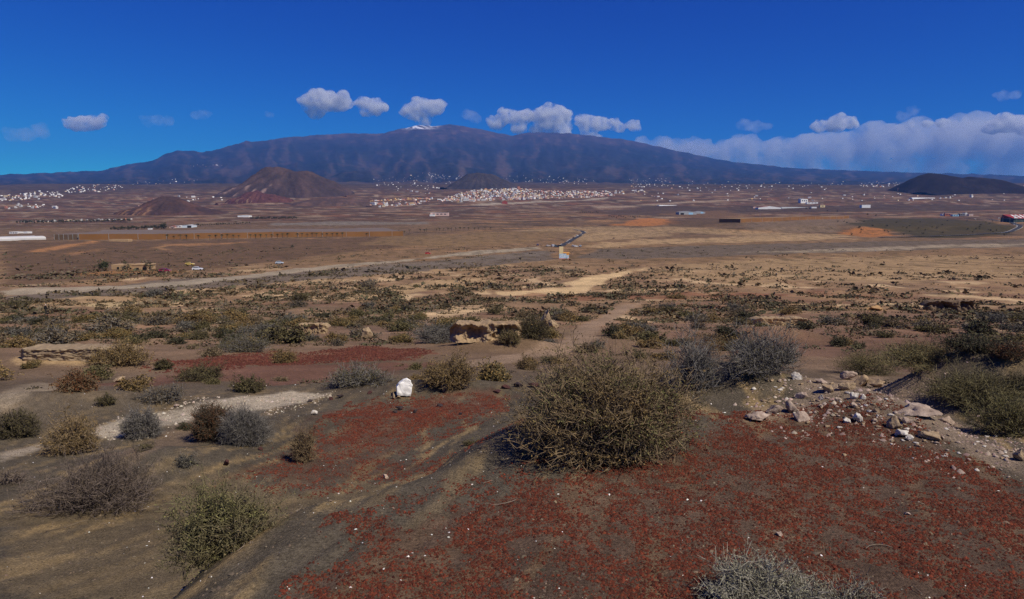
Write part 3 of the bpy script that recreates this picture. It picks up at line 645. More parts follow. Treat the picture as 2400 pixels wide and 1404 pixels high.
def shrub(label, px, py, wpx, hpx, seed, group=None, name='shrub', depth=0.8, push=0.28, tmin=1.2, **kw):
    p = hit(px, py, tmin); k = mpp(p); w, h = wpx * k, hpx * k * 1.02
    y = p.y + push * w * depth; x = p.x * y / p.y
    k2 = y / p.y; w *= k2; h *= k2
    z = gz(x, y)
    gr = 1.0 if kw.get('lobes') == 1 else 1.14
    tw, lv = shrub_geo(seed, w * gr, w * depth * gr, (h + (p.z - z) * 0.5) * (1.0 if gr == 1 else 1.06), **kw)
    o = empty(name, (x, y, z), 0)
    obj('branches', np_mesh('branches', *tw), M_TWIG, o)
    if lv: obj('foliage', np_mesh('foliage', *lv), M_LEAF, o)
    tag(o, label, 'shrub', group)
    NEAR_SPOTS.append((x, y, w * .55))
    return o
NEAR_SPOTS = []
NEARG = 'shrubs standing around the knoll'
shrub('biggest shrub in front, dense brown and olive thorny bush', 1456, 1080, 430, 236, 3, NEARG, tips=1150, sub=8, leaves=24000, leaf=.018, twig='tan', lf='brown', lf2='green', r=.0023, lump=.35, depth=.85, push=.2, lobes=6, shell=.35)
shrub('silver-grey leafless shrub pressed against the biggest shrub', 1622, 925, 170, 135, 5, NEARG, tips=320, sub=6, leaves=1200, leaf=.014, twig='grey', lf='grey', r=.0024, up=.5)
shrub('grey twiggy shrub with tall bare stems on the sand crest', 1775, 888, 235, 112, 6, NEARG, tips=420, sub=6, leaves=2500, leaf=.016, twig='grey', lf='olive', r=.0024, up=.6)
shrub('orange-leaved low shrub behind the grey shrubs', 1650, 830, 130, 62, 7, NEARG, tips=130, sub=5, leaves=2600, leaf=.03, twig='tan', lf='orange', r=.004)
shrub('dark olive shrub at the head of the slope beyond the stones', 2035, 885, 180, 60, 8, NEARG, push=.6, tips=300, sub=6, leaves=5000, leaf=.018, twig='olive', lf='olive', lf2='brown', r=.003, tmin=6, lobes=5)
shrub('dark brown-green shrub rising just behind the pale slab', 2165, 935, 250, 72, 9, NEARG, push=.75, tips=420, sub=6, leaves=8000, leaf=.018, twig='olive', lf='brown', r=.003, tmin=6)
shrub('olive shrub sloping down from the pale slab', 2270, 1000, 240, 80, 10, NEARG, push=.75, tips=420, sub=6, leaves=8000, leaf=.017, twig='olive', lf='olive', r=.003, tmin=5)
shrub('green-brown shrub cut by the right edge of the view', 2375, 1035, 180, 92, 12, NEARG, push=.7, tips=380, sub=6, leaves=7000, leaf=.016, twig='olive', lf='green', r=.0028, tmin=4.6)
shrub('dark shrub draped over the rear sand hummock', 2265, 835, 180, 36, 13, NEARG, tips=220, sub=5, leaves=4000, leaf=.026, twig='dark', lf='dark', r=.004)
shrub('reddish shrub between the two sand hummocks', 2375, 862, 120, 44, 14, NEARG, tips=180, sub=5, leaves=4000, leaf=.022, twig='dark', lf='rust', r=.0035)
shrub('grey-green tuft low at the right edge below the hummocks', 2395, 945, 90, 66, 15, NEARG, tips=160, sub=5, leaves=3000, leaf=.018, twig='dark', lf='olive', r=.003)
shrub('silvery pale shrub at the bottom edge among red gravel', 1790, 1440, 330, 112, 16, NEARG, tips=480, sub=7, leaves=9000, leaf=.011, twig='silver', lf='silver', r=.0016, push=.1)
shrub('thin pale twigs at the bottom edge beside the silvery shrub', 1975, 1440, 190, 84, 17, NEARG, tips=160, sub=5, leaves=1400, leaf=.010, twig='silver', lf='dry', r=.0014, push=.1)
shrub('yellow-green leafy shrub on the near sand slope', 512, 1318, 262, 178, 18, NEARG, tips=460, sub=7, leaves=11000, leaf=.013, twig='olive', lf='green', lf2='dry', r=.0019, lump=.6, lobes=5, shell=.35)
shrub('low spreading dead shrub of brown-grey twigs at left', 235, 1198, 310, 122, 19, NEARG, tips=560, sub=6, leaves=2400, leaf=.012, twig='dead', lf='dry', r=.0024, up=.5, depth=.7)
shrub('dark green-brown half of the pair of ball-shaped shrubs', 500, 1035, 105, 88, 20, NEARG, tips=420, sub=7, leaves=9000, leaf=.016, twig='dark', lf='rust', r=.0028, shell=.7, lump=.2, lobes=1)
shrub('wiry grey half of the pair of ball-shaped shrubs', 575, 1047, 125, 90, 21, NEARG, tips=620, sub=8, leaves=3000, leaf=.012, twig='grey', lf='grey', r=.0021, shell=.7, lump=.2, lobes=1)
shrub('small grey ball shrub on the pale rock ledge', 334, 1030, 98, 72, 22, NEARG, tips=420, sub=7, leaves=2600, leaf=.013, twig='grey', lf='grey', r=.0023, shell=.65, lump=.3, lobes=1)
shrub('tan rounded shrub left of the small grey ball shrub', 168, 1068, 140, 100, 23, NEARG, tips=360, sub=6, leaves=7000, leaf=.02, twig='tan', lf='brown', r=.0032)
shrub('olive shrub at the left edge beside the tan rounded shrub', 40, 1030, 120, 58, 24, NEARG, tips=260, sub=6, leaves=4500, leaf=.022, twig='dark', lf='olive', r=.0034)
shrub('small upright tan shrub alone on the sparse red gravel', 715, 1088, 82, 78, 25, NEARG, tips=240, sub=6, leaves=1600, leaf=.014, twig='tan', lf='dry', r=.0024, up=.8)
shrub('dead grey twigs on the sand at the left edge', 20, 1138, 90, 34, 26, NEARG, tips=110, sub=4, leaves=300, leaf=.012, twig='dead', lf='dry', r=.0028)
shrub('rusty olive shrub right behind the white rock', 1052, 910, 160, 70, 27, NEARG, tips=340, sub=6, leaves=8000, leaf=.03, twig='tan', lf='brown', r=.004)
shrub('flat grey shrub left of the white rock', 850, 905, 165, 38, 28, NEARG, tips=260, sub=5, leaves=4500, leaf=.03, twig='grey', lf='olive', r=.004)
shrub('grey-red shrub on the dark sand above the pale ledge', 385, 950, 112, 44, 29, NEARG, tips=240, sub=5, leaves=4000, leaf=.024, twig='grey', lf='dry', r=.0036)
shrub('tiny shrub left of the grey-red shrub on dark sand', 248, 953, 52, 26, 30, NEARG, tips=130, sub=5, leaves=1800, leaf=.02, twig='dark', lf='olive', r=.003)
shrub('dense olive shrub on the red soil left of centre', 470, 893, 112, 36, 31, NEARG, tips=260, sub=5, leaves=5000, leaf=.034, twig='dark', lf='olive', r=.0042)
shrub('olive shrub right above the pale rock ledge', 580, 920, 88, 32, 32, NEARG, tips=220, sub=5, leaves=4200, leaf=.03, twig='dark', lf='olive', r=.004)
shrub('rusty shrub on the sand flat at left', 182, 918, 100, 50, 33, NEARG, tips=240, sub=5, leaves=5000, leaf=.032, twig='tan', lf='rust', r=.004)
shrub('wide olive shrub in front of the beige ledge at left', 285, 862, 150, 52, 34, NEARG, tips=300, sub=5, leaves=6000, leaf=.048, twig='tan', lf='brown', r=.006)
shrub('wide grey-green shrub above the red soil strip', 572, 826, 125, 36, 35, NEARG, tips=280, sub=5, leaves=6000, leaf=.05, twig='grey', lf='olive', r=.006)
shrub('yellow-brown shrub on the red soil strip', 668, 853, 84, 32, 36, NEARG, tips=220, sub=5, leaves=4500, leaf=.044, twig='tan', lf='brown', r=.005)
shrub('small dark round shrub below the red soil strip', 378, 868, 42, 26, 37, NEARG, tips=140, sub=5, leaves=2600, leaf=.036, twig='dark', lf='olive', r=.005)
shrub('grey-green shrub left of the overhanging rock', 1030, 806, 140, 40, 38, NEARG, tips=260, sub=5, leaves=6000, leaf=.06, twig='grey', lf='grey', r=.008)
shrub('olive shrub standing at the foot of the overhanging rock', 1196, 812, 62, 34, 39, NEARG, tips=180, sub=5, leaves=4000, leaf=.055, twig='tan', lf='olive', r=.007)
shrub('tall olive shrub against the end of the overhanging rock', 1250, 796, 76, 62, 40, NEARG, tips=240, sub=5, leaves=5000, leaf=.06, twig='dark', lf='olive', r=.008)
shrub('round olive shrub peeping out left of the biggest shrub', 1238, 868, 72, 34, 41, NEARG, tips=180, sub=5, leaves=3800, leaf=.03, twig='tan', lf='brown', r=.004)

# middle distance: a few grown bushes repeated
VAR = []
_kinds = [('tan', 'brown'), ('dark', 'olive'), ('grey', 'grey'), ('olive', 'brown'), ('dark', 'dark'), ('grey', 'dry'), ('tan', 'dry'), ('olive', 'olive')]
for i, (tw_, lf_) in enumerate(_kinds):
    tw, lv = shrub_geo(100 + i, 1.0, .9, .45, tips=110, sub=4, leaves=1500, leaf=.055, twig=tw_, lf=lf_, r=.006, lump=.5)
    VAR.append((np_mesh('branches', *tw), np_mesh('foliage', *lv)))
    VAR[-1][0].materials.append(M_TWIG); VAR[-1][1].materials.append(M_LEAF)
NOBUSH = [i for i, e in enumerate(PATCH) if (e[0][0] in ((1160, 684), (1360, 762), (0, 682)))]
def bush_density(x, y):
    d = np.hypot(x, y)
    n = fbm(x / 14.0 + 3, y / 17.0, 3); n2 = fbm(x / 60.0, y / 45.0 + 9, 3)
    v = np.clip(0.47 + 1.5 * n + 0.9 * n2, 0, 1)
    v = v * np.where(d < 30, .6, 1) * np.where((x > 3) & (d < 75), .42, 1) * (1 - .65 * sstep(260, 430, d))
    v = np.where((x > 40) & (d > 180), v * .55, v)
    for i in NOBUSH:
        poly = _pw_cache[i][0]
        v = np.where(poly_sd(poly, x, y) > -0.006 * d, 0, v)
    for i, e in enumerate(PATCH):
        if e[0][0] in ((220, 1002), (745, 1003), (360, 868), (540, 1110)):
            v = np.where(poly_sd(_pw_cache[i][0], x, y) > -.2, v * .06, v)
    return v
rs = np.random.RandomState(5)
cand = []
for d0, d1, n in ((8.5, 20, 130), (20, 35, 300), (35, 60, 1000), (60, 110, 4000), (110, 200, 9500), (200, 330, 8500), (330, 640, 6000)):
    dd = np.sqrt(rs.uniform(d0 ** 2, d1 ** 2, n)); aa = np.radians(rs.uniform(-43, 43, n)); cand.append(np.stack([np.sin(aa) * dd, np.cos(aa) * dd], 1))
cand = np.concatenate(cand); keep = rs.uniform(0, 1, len(cand)) < bush_density(cand[:, 0], cand[:, 1])
cand = cand[keep]; dd = np.hypot(cand[:, 0], cand[:, 1])
wd = np.interp(dd, [8, 20, 35, 60, 120, 250, 620], [.45, .75, 1.05, 1.3, 1.5, 1.7, 2.2]) * np.exp(rs.normal(0, .42, len(dd)))
ok = np.ones(len(dd), bool)
for (sx, sy, sr) in NEAR_SPOTS: ok &= (cand[:, 0] - sx) ** 2 + (cand[:, 1] - sy) ** 2 > (sr + wd * .4) ** 2
ok &= ~((poly_sd(KNOLL, cand[:, 0], cand[:, 1]) > -1.6) & (cand[:, 0] > -3))
ok &= ~((np.abs(cand[:, 0] + 2.0) < 1.6) & (np.abs(cand[:, 1] - 11) < 2.0))
ok &= ~((np.abs(cand[:, 0] + .8) < 3.4) & (cand[:, 1] > 26) & (cand[:, 1] < 36.5))
cand, wd, dd = cand[ok], wd[ok], dd[ok]; zz = height(cand[:, 0], cand[:, 1])
order = np.argsort(-wd / dd)
LOOK = ['brown-tan', 'dark olive', 'grey wiry', 'brown-leaved', 'blackish', 'grey-stemmed tan', 'straw-coloured', 'yellowish olive']
MARKS = [('the white rock', (945, 930)), ('the overhanging sandstone ledge', (1140, 800)), ('the low sandstone ledge', (728, 782)), ('the upright beige rock lump', (1283, 768)), ('the beige bank at the left edge', (150, 850)),
         ('the undercut beige bank right of the path', (1835, 762)), ('the dark undercut bank at the right', (2230, 730)), ('the orange earth block', (2055, 730)), ('the orange boulder', (1754, 784)), ('the bend of the pale path', (1340, 685)),
         ('the person among the scrub at left', (108, 741)), ('the rear sand hummock', (2290, 830)), ('the red soil strip', (640, 840)), ('the dead low shrub', (235, 1200)), ('the near bend of the mauve path', (1380, 790))]
mk = hits([m[1] for m in MARKS])[:, :2]
NIND = 262
ORD = ['Nearest', 'Second-nearest', 'Third-nearest', 'Fourth-nearest', 'Fifth-nearest', 'Sixth-nearest', 'Seventh-nearest', 'Eighth-nearest', 'Ninth-nearest', 'Tenth-nearest'] + ['%dth-nearest' % i for i in range(11, 80)]
pick = [(q, rs.randint(len(VAR))) for q in order[:NIND]]; near_m = {q: np.linalg.norm(mk - cand[q], axis=1) for q, v in pick}
fam = {}
for q, v in pick: fam.setdefault((v, int(np.argmin(near_m[q]))), []).append((near_m[q].min(), q))
name_of = {}
for (v, m), L in fam.items():
    for i, (_, q) in enumerate(sorted(L)): name_of[q] = '%s %s shrub to %s' % (ORD[i].lower(), LOOK[v], MARKS[m][0])
for q, v in pick:
    s = wd[q]; o = empty('shrub', (cand[q, 0], cand[q, 1], zz[q] - .02), rs.uniform(0, 6.28)); o.scale = (s, s * rs.uniform(.75, 1.2), s * rs.uniform(.5, .85))
    for nm, me in zip(('branches', 'foliage'), VAR[v]): obj(nm, me, None, o)
    tag(o, name_of[q], 'shrub', 'shrubs scattered on the slope below the knoll')
# the rest of the scrub, far too many to count
SCRUBC = [(C(.16, .11, .055), C(.08, .058, .032)), (C(.12, .09, .045), C(.062, .05, .028)), (C(.10, .09, .045), C(.055, .052, .028)), (C(.17, .135, .085), C(.09, .07, .045)), (C(.08, .066, .04), C(.045, .038, .024))]
def scrub(idx):
    Vs, Fs, Cs = [], [], []; nv = 0
    for q in idx:
        far = dd[q]; nl = 44 if far < 90 else (22 if far < 180 else 8); w = wd[q]; h = w * rs.uniform(.15, .27)
        az = rs.uniform(0, 6.283, nl); el = np.arcsin(rs.uniform(0, 1, nl)); r0 = rs.uniform(.35, 1, nl) ** .6
        P = np.stack([np.cos(az) * np.cos(el) * r0 * w * .5, np.sin(az) * np.cos(el) * r0 * w * .45, np.sin(el) * r0 * h], 1) + np.array([cand[q, 0], cand[q, 1], zz[q] - .03])
        D = P - np.array([cand[q, 0], cand[q, 1], zz[q] - .2]) + rs.normal(0, .35 * w, (nl, 3)); D[:, 2] *= .35
        l0, l1 = SCRUBC[rs.randint(len(SCRUBC))]; t = rs.uniform(0, 1, (nl, 1))
        L = np.full(nl, w * (.15 if nl == 44 else (.24 if nl == 22 else .38))) * rs.uniform(.7, 1.3, nl)
        V, F, Cc = leaf_quads(P, D, L, L * .55, l0 * t + l1 * (1 - t), rs)
        Vs.append(V); Fs.append(F + nv); Cs.append(Cc); nv += len(V)
    return np.concatenate(Vs), np.concatenate(Fs), np.concatenate(Cs)
tag(obj('scrub', np_mesh('scrub', *scrub(order[NIND:])), M_LEAF), 'countless low desert shrubs dotting the plain beyond the slope', 'scrub', kind='stuff')

# ------------------------------------------------------------------ stones
def rock_mesh(seed, sx, sy, sz, cols, sub=4, rough=.13, chunk=13):
    """a broken stone: cut by random planes, then weathered"""
    r = np.random.RandomState(seed); bm = bmesh.new(); bmesh.ops.create_icosphere(bm, subdivisions=sub, radius=1)
    V = np.array([v.co for v in bm.verts]); F = np.array([[v.index for v in f.verts] for f in bm.faces]); bm.free()
    for _ in range(chunk):
        n = r.normal(size=3); n /= np.linalg.norm(n); k = r.uniform(.34, .8); s = V @ n; V = V - np.maximum(s - k, 0)[:, None] * n
    a = fbm(V[:, 0] * 2 + seed, V[:, 1] * 2 + V[:, 2] * 1.7, 4); b = fbm(V[:, 2] * 3 + seed, V[:, 0] * 3 - V[:, 1] * 2, 3)
    c_ = ridged(V[:, 0] * 3.3 + seed, V[:, 1] * 3.1 - V[:, 2] * 2.9, 3)
    V = V * (1 + rough * a + rough * .5 * b + rough * .45 * (c_ - .4))[:, None]
    V = V * np.array([sx, sy, sz])
    q = np.clip(.5 + 1.2 * fbm(V[:, 0] / sx * 2.5 + seed, V[:, 2] / sz * 2 + V[:, 1] / sy, 4), 0, 1)[:, None]
    return np_mesh('rock', V, F, np.asarray(cols[0]) * q + np.asarray(cols[1]) * (1 - q))
M_ROCK = vcol_mat('weathered_stone', [(9.0, .82, 1.15), (60.0, .85, 1.12)], bump=(42.0, .6, .02))
M_WHITE = vcol_mat('bleached_stone', [(14.0, .93, 1.04)], bump=(30.0, .35, .015), rough=.85)
PINK, CREAM, BASALT, CHALK = (C(.46, .36, .28), C(.27, .195, .15)), (C(.42, .31, .19), C(.26, .18, .11)), (C(.065, .05, .052), C(.04, .028, .028)), (C(.66, .62, .55), C(.40, .34, .27))
MAROON = (C(.10, .045, .04), C(.06, .03, .028))
def rock(label, px, py, wpx, hpx, cols, seed, name='rock', mat=None, group=None, dep=.8, sink=.28, cat='rock', rz=0.0, **kw):
    p = hit(px, py + hpx * .42); k = mpp(p); w, h = wpx * k / 2, hpx * k / 2
    o = obj(name, rock_mesh(seed, w, w * dep, h * 1.25, cols, **kw), mat or M_ROCK, loc=(p.x, p.y + w * dep * .5, p.z + h * (1 - sink)), rz=rz)
    if o.rotation_euler[2] == 0: o.rotation_euler = (random.Random(seed).uniform(-.1, .1), random.Random(seed + 1).uniform(-.12, .12), 0)
    return tag(o, label, cat, group)
# the upright white-faced slab
def white_slab():
    p = hit(946, 931); k = mpp(p); W_, H_ = 39 * k, 43 * k
    out = [(-.44, .05), (-.30, .02), (.02, .0), (.40, -.02), (.46, .25), (.47, .62), (.38, .86), (.16, 1.0), (-.10, .93), (-.34, .72), (-.48, .56)]
    n = len(out); V, F = [], []
    rr = random.Random(4)
    for yy, s in ((-.13, .94), (-.10, 1.0), (.10, 1.0), (.14, .9)):
        for a, b in out: V.append(((a * s) * W_ + rr.uniform(-.006, .006), yy * W_ * 1.6 + rr.uniform(-.006, .006), ((b - .5) * s + .5) * H_))
    for r_ in range(3):
        for i in range(n): F.append((r_ * n + i, r_ * n + (i + 1) % n, (r_ + 1) * n + (i + 1) % n, (r_ + 1) * n + i))
    me = bpy.data.meshes.new('white_rock'); me.from_pydata(V, [], F + [tuple(range(n - 1, -1, -1)), tuple(range(3 * n, 4 * n))]); 
    bm = bmesh.new(); bm.from_mesh(me); bmesh.ops.recalc_face_normals(bm, faces=bm.faces); bmesh.ops.triangulate(bm, faces=bm.faces); bmesh.ops.subdivide_edges(bm, edges=bm.edges, cuts=2, use_grid_fill=True)
    for v in bm.verts: v.co += v.normal * float(perlin(np.array([v.co.x * 14]), np.array([v.co.z * 14 + v.co.y * 9]))[0]) * .014
    bm.to_mesh(me); bm.free()
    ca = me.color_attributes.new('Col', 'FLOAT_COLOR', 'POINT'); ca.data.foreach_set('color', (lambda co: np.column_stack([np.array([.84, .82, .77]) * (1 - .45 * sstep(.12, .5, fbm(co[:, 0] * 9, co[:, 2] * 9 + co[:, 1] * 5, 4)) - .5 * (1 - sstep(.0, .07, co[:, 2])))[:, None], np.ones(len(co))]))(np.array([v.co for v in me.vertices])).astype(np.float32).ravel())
    o = obj('white_rock', me, M_WHITE, loc=(p.x, p.y + .03, p.z + .015)); o.rotation_euler = (-.12, .05, .25)
    tag(o, 'upright white-faced rock propped on the red gravel', 'rock')
white_slab()
rock('tan stone wedged under the white rock at its left', 922, 928, 12, 20, CREAM, 31, dep=.7)
rock('flat tan stone wedged under the white rock in front', 935, 931, 16, 9, CREAM, 32)
rock('small white stone flake on the red gravel', 733, 968, 21, 11, CHALK, 33, mat=M_WHITE, rz=.3)
for i, (px, py, w, h, c, lb) in enumerate([
    (937, 957, 26, 13, BASALT, 'dark grey stone largest on the red patch by the white rock'), (972, 964, 17, 12, BASALT, 'dark grey stone right of the largest dark stone'),
    (1030, 950, 17, 9, BASALT, 'dark grey stone at the upper side of the red patch'), (1080, 969, 12, 8, BASALT, 'small dark stone at the right of the red patch'),
    (925, 965, 14, 9, BASALT, 'small dark stone touching the largest dark stone'), (1040, 912, 20, 24, BASALT, 'tall blackish stone under the rusty olive shrub'),
    (1082, 905, 40, 22, BASALT, 'broad blackish stone under the rusty olive shrub'), (1186, 908, 34, 10, MAROON, 'low maroon stone left of the biggest shrub'),
    (1218, 902, 28, 14, BASALT, 'grey-black stone left of the biggest shrub'), (1250, 902, 30, 15, MAROON, 'maroon stone touching the biggest shrub'),
    (1165, 918, 36, 9, MAROON, 'flat maroon stone in the stone row by the biggest shrub'), (798, 928, 22, 11, BASALT, 'dark stone at the tip of the pale ledge'),
    (775, 934, 14, 9, MAROON, 'maroon stone at the tip of the pale ledge'), (725, 940, 16, 6, BASALT, 'flat dark stone on the pale ledge'),
    (528, 1085, 24, 17, MAROON, 'maroon stone on the sparse red gravel'), (903, 1116, 18, 14, PINK, 'tan stone lying alone on the sand drift'),
    (865, 920, 16, 8, MAROON, 'small maroon stone left of the white rock'), (608, 1052, 16, 9, MAROON, 'maroon stone beside the wiry grey ball shrub')]):
    rock(lb, px, py, w, h, c, 40 + i)
for i, (px, py, w, h, c, lb, mt) in enumerate([
    (1867, 882, 32, 18, CHALK, 'white stone beside the grey twiggy shrub', 1), (1886, 925, 40, 24, PINK, 'squarish brown stone alone on the red gravel', 0),
    (1925, 893, 34, 16, PINK, 'pinkish stone at the upper end of the stone row', 0), (1945, 908, 40, 28, CREAM, 'cream lump at the upper end of the stone row', 0),
    (1988, 880, 50, 26, PINK, 'pinkish crusted stone against the olive shrub', 0), (1990, 902, 46, 30, CREAM, 'cream crusted stone in the middle of the row', 0),
    (2018, 892, 44, 34, CREAM, 'tallest cream stone under the olive shrub', 0), (2055, 898, 52, 24, CREAM, 'long cream stone with a dark hollow below it', 0),
    (2002, 926, 26, 24, CHALK, 'white shard in the middle of the stone row', 1), (2022, 931, 16, 14, CHALK, 'small white shard beside the white shard', 1),
    (2165, 962, 120, 34, PINK, 'long pitted pinkish slab under the brown-green shrub', 0), (2222, 985, 34, 28, PINK, 'lower end block of the pitted slab', 0),
    (2012, 975, 34, 34, CHALK, 'leaning grey-white stone beside the bright flake', 1), (1991, 986, 24, 15, CHALK, 'bright white flake left of the leaning stone', 1),
    (2096, 990, 44, 34, CREAM, 'blocky cream stone in front of the pitted slab', 0), (2128, 985, 28, 24, PINK, 'pinkish stone right of the blocky cream stone', 0),
    (2115, 1015, 44, 20, CHALK, 'flat white slab below the blocky cream stone', 1), (2138, 1026, 26, 18, CHALK, 'white stone behind the flat white slab', 1),
    (2186, 1020, 62, 26, CREAM, 'cream wedge with a shadow under its edge', 0), (1782, 978, 64, 26, PINK, 'crusted pinkish ridge piece at the left of the knoll stones', 0),
    (1815, 962, 56, 24, PINK, 'crusted pinkish piece above the left ridge piece', 0), (1856, 952, 40, 34, PINK, 'crusted pinkish lump in the ridge of crust', 0),
    (1882, 975, 50, 28, PINK, 'lower crusted lump of the ridge of crust', 0), (2392, 1062, 40, 42, CREAM, 'cream stone cut by the right edge', 0),
    (1830, 1252, 26, 16, PINK, 'pinkish stone low on the red gravel', 0), (2128, 1203, 16, 10, PINK, 'small pinkish stone at the right of the red gravel', 0),
    (1980, 1066, 12, 10, CREAM, 'small cream stone below the stone row', 0), (2005, 950, 20, 16, PINK, 'pinkish stone between two white shards', 0), (2060, 960, 24, 18, CREAM, 'cream stone left of the pitted slab', 0),
    (1965, 935, 22, 12, PINK, 'pinkish chip below the cream lump', 0), (2050, 985, 18, 14, PINK, 'pinkish chip right of the leaning stone', 0), (1925, 930, 16, 22, CHALK, 'thin white chip right of the squarish stone', 1)]):
    rock(lb, px, py, w * 1.05, h * 1.0, c, 80 + i, mat=M_WHITE if mt else None, rough=.28, sink=.45)
# small pale chips round the stone row
ch = random.Random(9); spots = []
while len(spots) < 210:
    t = ch.random(); px = 1770 + 620 * t + ch.gauss(0, 26); py = 905 + 160 * t + ch.gauss(0, 34)
    spots.append((px, py))
chipm = [rock_mesh(300 + i, 1, .85, .55, (PINK, CREAM, CHALK)[i % 3], sub=2, rough=.3) for i in range(6)]
for i, h3 in enumerate(hits(spots)):
    if h3[1] > 9 or h3[1] < 3.5: continue
    s = ch.uniform(3.4, 9.0) * h3[1] / FPX
    o = obj('stone_chip', chipm[i % 6], M_ROCK, loc=(h3[0], h3[1], h3[2] + s * .2), rz=ch.uniform(0, 6.2), scale=s)
    tag(o, 'small pale stone chip strewn around the row of knoll stones', 'stone', 'pale chips strewn on the knoll')

# eroded sandstone: a ledge with hollows under its cap
def ledge(label, px0, px1, ptop, pbase, seed, dep=.55, name='rock_ledge', cols=(C(.40, .29, .17), C(.27, .18, .105)), hollow=.5, back=1.0):
    a, b = hit((px0 + px1) / 2, pbase), None; k = mpp(a); L = (px1 - px0) * k; Hh = (pbase - ptop) * k * 1.05; Dp = L * dep
    nu, nv = 110, 46; u = np.linspace(0, 1, nu); v = np.linspace(0, 1, nv); U, Vv = np.meshgrid(u, v); U = U.ravel(); Vv = Vv.ravel()
    # v: 0 foot of the face .. .55 lip .. 1 back of the flat top
    fz = np.where(Vv < .55, Vv / .55, 1.0 - .10 * (Vv - .55) * 2); fy = np.where(Vv < .55, 0.0, (Vv - .55) / .45)
    endt = np.clip(np.minimum(U, 1 - U) / .10, 0, 1) ** .6
    x = (U - .5) * L; hol = hollow * np.clip(fbm(U * 5 + seed, Vv * 1.3 + seed, 3) + .25, 0, 1) * np.sin(np.clip(Vv / .55, 0, 1) * math.pi) ** .8
    Q = min(Dp, 1.5 * Hh)
    y = -Dp * .35 * endt + fy * Dp + hol * Q * .9 * endt + .16 * Q * fbm(U * 9, Vv * 5 + seed, 4) - .05 * Q * endt * np.exp(-((Vv - .5) / .07) ** 2) + .06 * Q * ridged(U * 22, Vv * 14 + seed, 3) * (Vv < .6)
    z = fz * Hh * (.55 + .45 * endt) * (1 + .16 * fbm(U * 6 + seed, fy * 2, 3)) + .06 * Hh * fbm(U * 16, Vv * 8, 3) - .06 * Hh - Hh * .9 * np.clip(fy - .8, 0, 1)
    i = np.arange((nv - 1) * (nu - 1)); r, c = i // (nu - 1), i % (nu - 1); F = np.stack([r * nu + c, r * nu + c + 1, (r + 1) * nu + c + 1, (r + 1) * nu + c], 1)
    q = np.clip(.5 + fbm(U * 7, Vv * 4 + seed, 4), 0, 1)[:, None]
    o = obj(name, np_mesh(name, np.stack([x, y, z], 1), F, cols[0] * q + cols[1] * (1 - q)), M_ROCK, loc=(a.x, a.y + Dp * .3, a.z))
    return tag(o, label, 'rock')
ledge('overhanging sandstone ledge with dark hollows in the middle of the slope', 1050, 1226, 757, 800, 2.0, hollow=.7)
ledge('low sandstone ledge left of the overhanging one', 692, 766, 758, 782, 5.0, hollow=.15, cols=(C(.38, .28, .16), C(.25, .17, .10)))
ledge('beige bank with an undercut lip right of the path', 1770, 1900, 745, 762, 8.0, hollow=.3, dep=.4)
ledge('beige rock bank at the left edge', 30, 290, 815, 845, 12.0, hollow=.08, dep=.35, cols=(C(.34, .26, .16), C(.24, .17, .11)))
ledge('dark undercut bank at the right', 2170, 2290, 705, 730, 15.0, hollow=1.0, dep=.3, cols=(C(.2, .14, .09), C(.1, .07, .05)))
rock('upright beige rock lump right of the overhanging ledge', 1283, 747, 40, 46, CREAM, 61, rough=.35)
rock('beige lump leaning on the upright rock lump', 1300, 762, 34, 22, CREAM, 62, rough=.35)
rock('beige block left of the overhanging ledge', 858, 782, 30, 30, CREAM, 63, rough=.3)
rock('flat beige slab on the red soil at left', 276, 891, 44, 12, CREAM, 64)
rock('orange boulder on the mauve soil by the orange shrub', 1754, 776, 22, 16, (C(.36, .2, .09), C(.24, .13, .07)), 65)
rock('orange earth block on the right slope', 2055, 722, 44, 17, (C(.42, .26, .12), C(.3, .18, .09)), 66)
rock('flat pale slab on the ledge beside the grey ball shrub', 410, 952, 20, 8, PINK, 67)

# ------------------------------------------------------------------ red volcanic gravel, shell flecks, dead sticks
def pebbles(name, label, xy, rad, cols, flat=.7, seed=1):
    r = np.random.RandomState(seed); n = len(xy); rad = np.minimum(rad, np.median(rad) * 2.6)
    O = np.array([(1, 0, -.35), (-1, 0, -.35), (0, 1, -.35), (0, -1, -.35), (0, 0, 1)], float)
    V = O[None] * r.uniform(.6, 1.25, (n, 5, 1)) * rad[:, None, None]; V = V + r.normal(0, .18, V.shape) * rad[:, None, None]
    a = r.uniform(0, 6.283, n); ca_, sa_ = np.cos(a)[:, None], np.sin(a)[:, None]
    V = np.stack([V[..., 0] * ca_ - V[..., 1] * sa_, V[..., 0] * sa_ + V[..., 1] * ca_, V[..., 2] * flat], 2)
    V[..., 0] += xy[:, :1]; V[..., 1] += xy[:, 1:2]; V[..., 2] += (height(xy[:, 0], xy[:, 1]) + rad * flat * .35)[:, None]
    T = np.array([(0, 2, 4), (2, 1, 4), (1, 3, 4), (3, 0, 4)])
    F = (np.arange(n)[:, None, None] * 5 + T[None]).reshape(-1, 3)
    t = r.uniform(0, 1, (n, 1)) ** 1.3; cc = (np.asarray(cols[0]) * t + np.asarray(cols[1]) * (1 - t)) * r.uniform(.75, 1.28, (n, 1)) * r.uniform(.94, 1.06, (n, 3))
    return tag(obj(name, np_mesh(name, V.reshape(-1, 3), F, np.repeat(cc, 5, 0)), M_GRAVEL), label, kind='stuff')
M_GRAVEL = vcol_mat('gravel_stone', [(150.0, .8, 1.2)])
